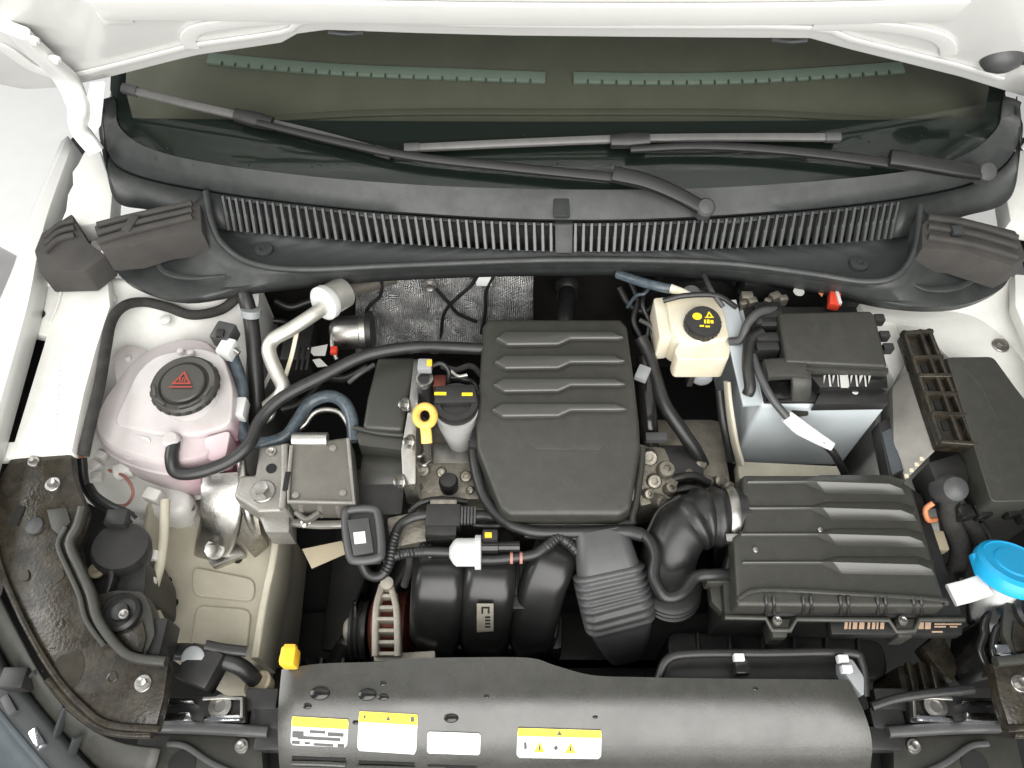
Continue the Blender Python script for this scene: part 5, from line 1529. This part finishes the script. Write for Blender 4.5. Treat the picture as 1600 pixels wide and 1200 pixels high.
# ================================================================== front end of the bay
for sx in (0, 1):
    fx = bracket_mirror if sx else (lambda p: p)
    cm = thing('front_crossmember', 'shiny bumper crossmember end ' + ('between air guide and battery side bracket' if sx else 'between the coolant side bracket and the air guide'), 'crossmember', fx(P(320, 1110, -.18)), 'crossmember ends')
    prism('beam', [fx(p) for p in PL([(248, 1090), (382, 1086), (384, 1130), (244, 1130)], -.105)], .04, 'black_plastic', cm, bev=.004)
    prism('bright_plate', [fx(p) for p in PL([(250, 1114), (296, 1112), (300, 1126), (248, 1128)], -.092)], .014, 'chrome', cm, bev=.003)
    prism('bright_plate', [fx(p) for p in PL([(254, 1094), (300, 1094), (306, 1100), (256, 1104)], -.092)], .014, 'chrome', cm, bev=.003)
    prism('bright_plate', [fx(p) for p in PL([(318, 1118), (374, 1116), (376, 1126), (316, 1128)], -.092)], .014, 'chrome', cm, bev=.003)
    strip('plate_edge', [fx(p) for p in PL([(318, 1092, -.097), (350, 1090, -.097), (378, 1092, -.097), (378, 1122, -.097)])], .005, .006, 'zinc', cm, spline=False)
    lathe('washer', [(.015, -.004), (.015, .002), (.008, .003), (.007, .0)], fx(P(344, 1104, -.098)), 'zinc', cm, seg=28)
    strip('lower_lip', [fx(p) for p in PL([(246, 1136, -.11), (320, 1138, -.112), (420, 1144, -.114)])], .014, .02, 'rubber_grey', cm)
    gp = thing('bumper_support', 'dark plastic bumper support with a bolt ' + ('near the battery side bracket' if sx else 'near the coolant side bracket'), 'bumper support', fx(P(320, 1180, -.2)), 'bumper supports')
    prism('plate', [fx(p) for p in PL([(214, 1152), (262, 1146), (408, 1150), (416, 1260), (200, 1260)], -.13)], .04, 'cover_plastic', gp, bev=.005)
    bolt(gp, fx(P(378, 1166, -.128)), .007, .008)
    strip('edge_bead', [fx(p) for p in PL([(262, 1162, -.126), (290, 1166, -.126), (330, 1192, -.126), (380, 1214, -.126)])], .008, .008, 'rubber_grey', gp)
    lathe('round_hole', [(.018, 0), (.018, .001)], fx(P(284, 1196, -.1295)), 'deep_black', gp, seg=24)
    for k in range(3):
        box('front_bracket', fx(P(412 + k * 8, 1096 + k * 30, -.13)), (.045, .03, .03), 'black_plastic', cm, bev=.004)
hose('bonnet_release_cable', 'black cable running from the air guide to the battery side bracket', 'cable', [(1362, 1104, -.07), (1400, 1092, -.065), (1450, 1084, -.06), (1520, 1077, -.06)], .006, 'rubber')
fh = thing('horn_hose', 'black capped fitting and hose in front of the chassis rail', 'hose', P(330, 1050, -.16))
tube('hose_run', PL([(276, 1018, -.1), (310, 1020, -.1), (345, 1030, -.1), (376, 1042, -.11), (398, 1062, -.14)]), .012, 'rubber', fh)
lathe('hose_end', [(.019, -.014), (.020, .0), (.016, .002), (.014, -.004)], P(402, 1068, -.13), 'cardboard', fh, axis=(-.3, .3, .9), seg=24)
lathe('round_cap', [(.015, -.02), (.016, .004), (.013, .006)], P(303, 1028, -.085), 'grey_plastic', fh, axis=(0, -.35, .95), seg=28)
box('fitting', P(318, 1044, -.10), (.05, .05, .04), 'black_plastic', fh, bev=.006, rot=Matrix.Rotation(R(-20), 3, 'Z'))
box('fitting', P(252, 1002, -.06), (.026, .05, .05), 'black_plastic', fh, bev=.005)
strip('fitting_arm', PL([(320, 1008, -.08), (350, 1014, -.09), (385, 1018, -.1)]), .014, .012, 'black_plastic', fh)
wr = thing('rail_pipe', 'dusty beige wiring sleeve with white clips along the chassis rail', 'wiring', P(250, 900, -.16))
tube('sleeve', PL([(258, 782, -.085), (256, 830, -.09), (250, 880, -.095), (240, 920, -.10), (240, 950, -.11), (258, 986, -.12)]), .0075, 'rail_paint', wr)
for x, y in ((236, 868), (232, 910)):
    box('white_clip', P(x, y, -.085), (.020, .014, .012), 'bay_paint', wr, bev=.002)
# crumpled wrapping and leads under the coolant tank
wl = thing('wing_wiring', 'small white plugs and leads below the coolant tank', 'wiring', P(180, 740, -.14))
for x, y, s in ((146, 728, .018), (158, 712, .014), (192, 736, .02), (240, 775, .02), (152, 745, .014)):
    box('white_plug', P(x, y, -.10), (s * 1.3, s, s), 'bay_paint', wl, bev=.004, rot=Matrix.Rotation(random.uniform(-.8, .8), 3, 'Z'))
tube('lead', PL([(170, 735, -.10), (195, 745, -.09), (208, 768, -.09), (198, 788, -.1), (176, 790, -.1)]), .0025, 'brown_tag', wl, sides=8)
tube('lead', PL([(128, 716, -.04), (134, 760, -.06), (160, 790, -.06), (205, 806, -.05)]), .007, 'rubber', wl)

# bumper and headlamp glass at the lower left corner
hl = thing('headlamp_lens', 'curved silver edged headlamp lens at the outer front corner', 'headlamp lens', P(40, 1120, -.25))
path = PL([(-60, 930, -.10), (-12, 1046, -.12), (30, 1100, -.13), (74, 1152, -.14), (130, 1215, -.15), (180, 1262, -.16)])
strip('dark_trim', path, .036, .03, 'cowl_dark', hl)
strip('chrome_edge', [p + V((-.022, -.012, -.004)) for p in path], .010, .02, 'lamp_silver', hl)
loft('lens', [[p + V((-.024, -.014, -.010)) for p in path], [p + V((-.06, -.035, -.03)) for p in path], [p + V((-.12, -.07, -.09)) for p in path]], 'lamp_silver', hl, .004)
for t in (1, 2, 3):
    box('lens_step', path[t] + V((-.004, -.004, .014)), (.03, .012, .012), 'chrome' if t == 3 else 'rubber_grey', hl, bev=.003, rot=Matrix.Rotation(R(-48), 3, 'Z'))
bp = thing('bumper_trim', 'ribbed dark bumper trim between headlamp lens and bracket', 'bumper trim', P(110, 1130, -.2))
rows = [PL([(-30, 880, -.06), (20, 980, -.075), (70, 1070, -.085), (120, 1126, -.09), (180, 1160, -.095), (250, 1172, -.1)]), PL([(-70, 930, -.12), (-10, 1030, -.14), (50, 1106, -.15), (110, 1172, -.16), (160, 1222, -.165), (230, 1250, -.17)])]
loft('trim_panel', [catmull(r, 4) for r in rows], 'cover_plastic', bp, .004)
for a, b2 in (((105, 1102), (88, 1150)), ((122, 1150), (112, 1178)), ((60, 1050), (30, 1070))):
    strip('trim_rib', [P(*a, -.085), P(*b2, -.13)], .005, .012, 'cowl_dark', bp, spline=False)
box('trim_clip', P(28, 1062, -.10), (.034, .028, .03), 'black_plastic', bp, bev=.004)
# dark cooling parts down in the gaps
fn = thing('radiator_fan', 'black radiator fan cowl deep behind the air guide', 'radiator fan', V((.05, -.42, -.48)))
prism('cowl', [V((-.38, -.36, -.27)), V((.46, -.36, -.27)), V((.46, -.46, -.25)), V((-.38, -.46, -.25))], .22, 'black_plastic', fn, bev=.01)
for k in range(5):
    box('cowl_rib', V((-.34 + k * .035, -.352, -.36)), (.006, .012, .18), 'black_plastic', fn, bev=.002)
rd = thing('resonator', 'dim ribbed grey plastic duct under the air filter box corner', 'duct', P(1440, 1050, -.3))
prism('duct_body', PL([(1400, 1040), (1470, 1030), (1490, 1075), (1410, 1085)], -.16), .1, 'dusty_plastic', rd, bev=.01)
for x in (1418, 1436, 1454):
    strip('duct_rib', PL([(x, 1036, -.155), (x + 10, 1080, -.155)]), .008, .012, 'dusty_plastic', rd, spline=False)
prism('stay', PL([(1440, 1010), (1470, 985), (1500, 1040), (1490, 1066), (1470, 1050)], -.14), .03, 'dusty_plastic', rd, bev=.004)

# scattered rain drops on the wiper arms, cowl and cover
def drops(name, parent, pts, material='gloss_black'):
    bm = bmesh.new()
    for p, n, s in pts:
        add_lathe(bm, [(s, -.0004), (s * .85, s * .3), (s * .4, s * .5), (.0001, s * .55)], p, n, 8)
    o = finish(name, bm, material, parent, 70)
    o['kind'] = 'stuff'
    return o


drops('rain_drops', ws, [(G(random.uniform(240, 1480), random.uniform(205, 262), .0008), GN, random.uniform(.0006, .0015)) for _ in range(45)], 'gloss_black')

lhose = thing('radiator_hose', 'dim black radiator hose deep in the gap beside the alternator', 'hose', V((-.24, -.25, -.46)))
tube('hose_run', [V((-.30, -.37, -.33)), V((-.28, -.30, -.36)), V((-.22, -.22, -.36)), V((-.17, -.12, -.34)), V((-.15, .0, -.34))], .020, 'rubber', lhose, sides=14)
lathe('hose_clamp', [(.0215, 0), (.0215, .010)], V((-.285, -.315, -.355)), 'zinc', lhose, axis=(.3, .9, -.25), seg=24)
sub = thing('subframe', 'black steel subframe crossing low under the engine', 'subframe', V((.1, -.2, -.49)))
box('crossbeam', V((.1, -.27, -.45)), (1.1, .09, .05), 'black_plastic', sub, bev=.012)
for x in (-.31, .42):
    box('side_arm', V((x, -.1, -.44)), (.07, .40, .05), 'black_plastic', sub, bev=.012)
bl_ = thing('drive_belt', 'ribbed black drive belt round the alternator pulley', 'drive belt', P(562, 985, -.4))
bx_ = P(561, 984, -.24)
strip('belt_run', [V((bx_.x, bx_.y + .047 * math.cos(R(a)), bx_.z + .047 * math.sin(R(a)))) for a in range(-150, 61, 15)] + [V((bx_.x, bx_.y + .16, bx_.z - .10))], .022, .004, 'rubber', bl_, up=(1, 0, 0))
cl = thing('gearbox_cable', 'dim black cable loop between the gearbox and the filter box', 'cable', V((.30, -.1, -.3)))
tube('cable_run', [V((.22, .0, -.2)), V((.27, .02, -.16)), V((.30, -.02, -.15)), V((.29, -.08, -.2)), V((.25, -.1, -.25))], .007, 'rubber', cl)
pb = thing('lower_duct', 'dim black plastic duct below the air filter box', 'duct', P(1250, 1010, -.3))
prism('duct_body', fillet(PL([(1040, 985), (1380, 1000), (1390, 1060), (1050, 1050)], -.2), .02), .12, 'black_plastic', pb, bev=.02, seg=3)
for k in range(6):
    strip('duct_rib', PL([(1090 + k * 50, 990, -.195), (1094 + k * 50, 1050, -.195)]), .006, .010, 'black_plastic', pb, spline=False)

def loom(label, runs, loc):
    t = thing('wiring_loom', label, 'wiring', loc)
    for pts, r, m_ in runs:
        tube('wire', PL(pts), r, m_, t, sides=8)
    return t


loom('tangle of thin black wires between engine cover and cream brake reservoir', [
    ([(985, 440, -.02), (996, 470, -.03), (990, 500, -.04), (1002, 530, -.05)], .005, 'rubber'),
    ([(1010, 445, -.02), (1004, 476, -.02), (1014, 505, -.04), (1008, 540, -.06)], .004, 'rubber'),
    ([(968, 450, -.04), (985, 478, -.05), (1010, 486, -.05), (1026, 470, -.04)], .006, 'black_plastic'),
    ([(1000, 500, -.03), (1018, 512, -.03), (1024, 540, -.05), (1016, 560, -.06)], .004, 'rubber_grey'),
    ([(1020, 440, .0), (1008, 458, .0), (994, 462, -.01), (980, 480, -.04)], .003, 'hose_blue')], P(1000, 500, -.1))
loom('dim wires and brackets in the dark corner behind the aluminium pipe', [
    ([(430, 470, -.10), (455, 480, -.11), (490, 470, -.11), (520, 482, -.12)], .007, 'rubber'),
    ([(415, 500, -.12), (450, 505, -.13), (480, 530, -.13), (500, 560, -.14)], .006, 'rubber'),
    ([(470, 600, -.14), (505, 590, -.13), (540, 592, -.12), (575, 575, -.10)], .008, 'rubber'),
    ([(545, 598, -.06), (562, 584, -.05), (585, 570, -.05)], .004, 'rubber_grey'),
    ([(440, 640, -.12), (470, 630, -.12), (500, 600, -.13)], .006, 'black_plastic')], P(480, 540, -.25))
loom('thin taped wires tucked round the black sensor and filler cap', [
    ([(690, 572, -.02), (712, 578, -.02), (736, 572, -.03), (756, 590, -.04)], .005, 'cloth_tape'),
    ([(700, 590, -.03), (722, 592, -.02), (742, 600, -.03), (752, 630, -.04)], .004, 'rubber'),
    ([(748, 640, -.03), (744, 665, -.03), (742, 690, -.03)], .006, 'rubber'),
    ([(705, 580, -.01), (716, 588, -.01), (730, 586, -.01)], .003, 'pipe_alu')], P(720, 600, -.08))
loom('black taped wires running down beside the filter box and blue cap', [
    ([(1440, 800, -.06), (1452, 840, -.08), (1470, 880, -.10), (1482, 920, -.12)], .006, 'cloth_tape'),
    ([(1530, 815, -.06), (1545, 840, -.08), (1540, 870, -.1)], .006, 'rubber'),
    ([(1500, 900, -.08), (1515, 935, -.1), (1520, 975, -.12)], .007, 'rubber')], P(1490, 860, -.15))
loom('thin wires and corrugated sleeve below the solenoid block', [
    ([(640, 800, -.07), (660, 785, -.06), (690, 780, -.06), (730, 784, -.07)], .005, 'rubber'),
    ([(660, 850, -.07), (672, 870, -.08), (668, 890, -.1), (650, 905, -.12)], .005, 'rubber'),
    ([(620, 850, -.08), (636, 860, -.08), (640, 885, -.1), (632, 915, -.13)], .006, 'cloth_tape'),
    ([(740, 820, -.07), (770, 822, -.07), (800, 816, -.07)], .005, 'rubber')], P(680, 840, -.15))
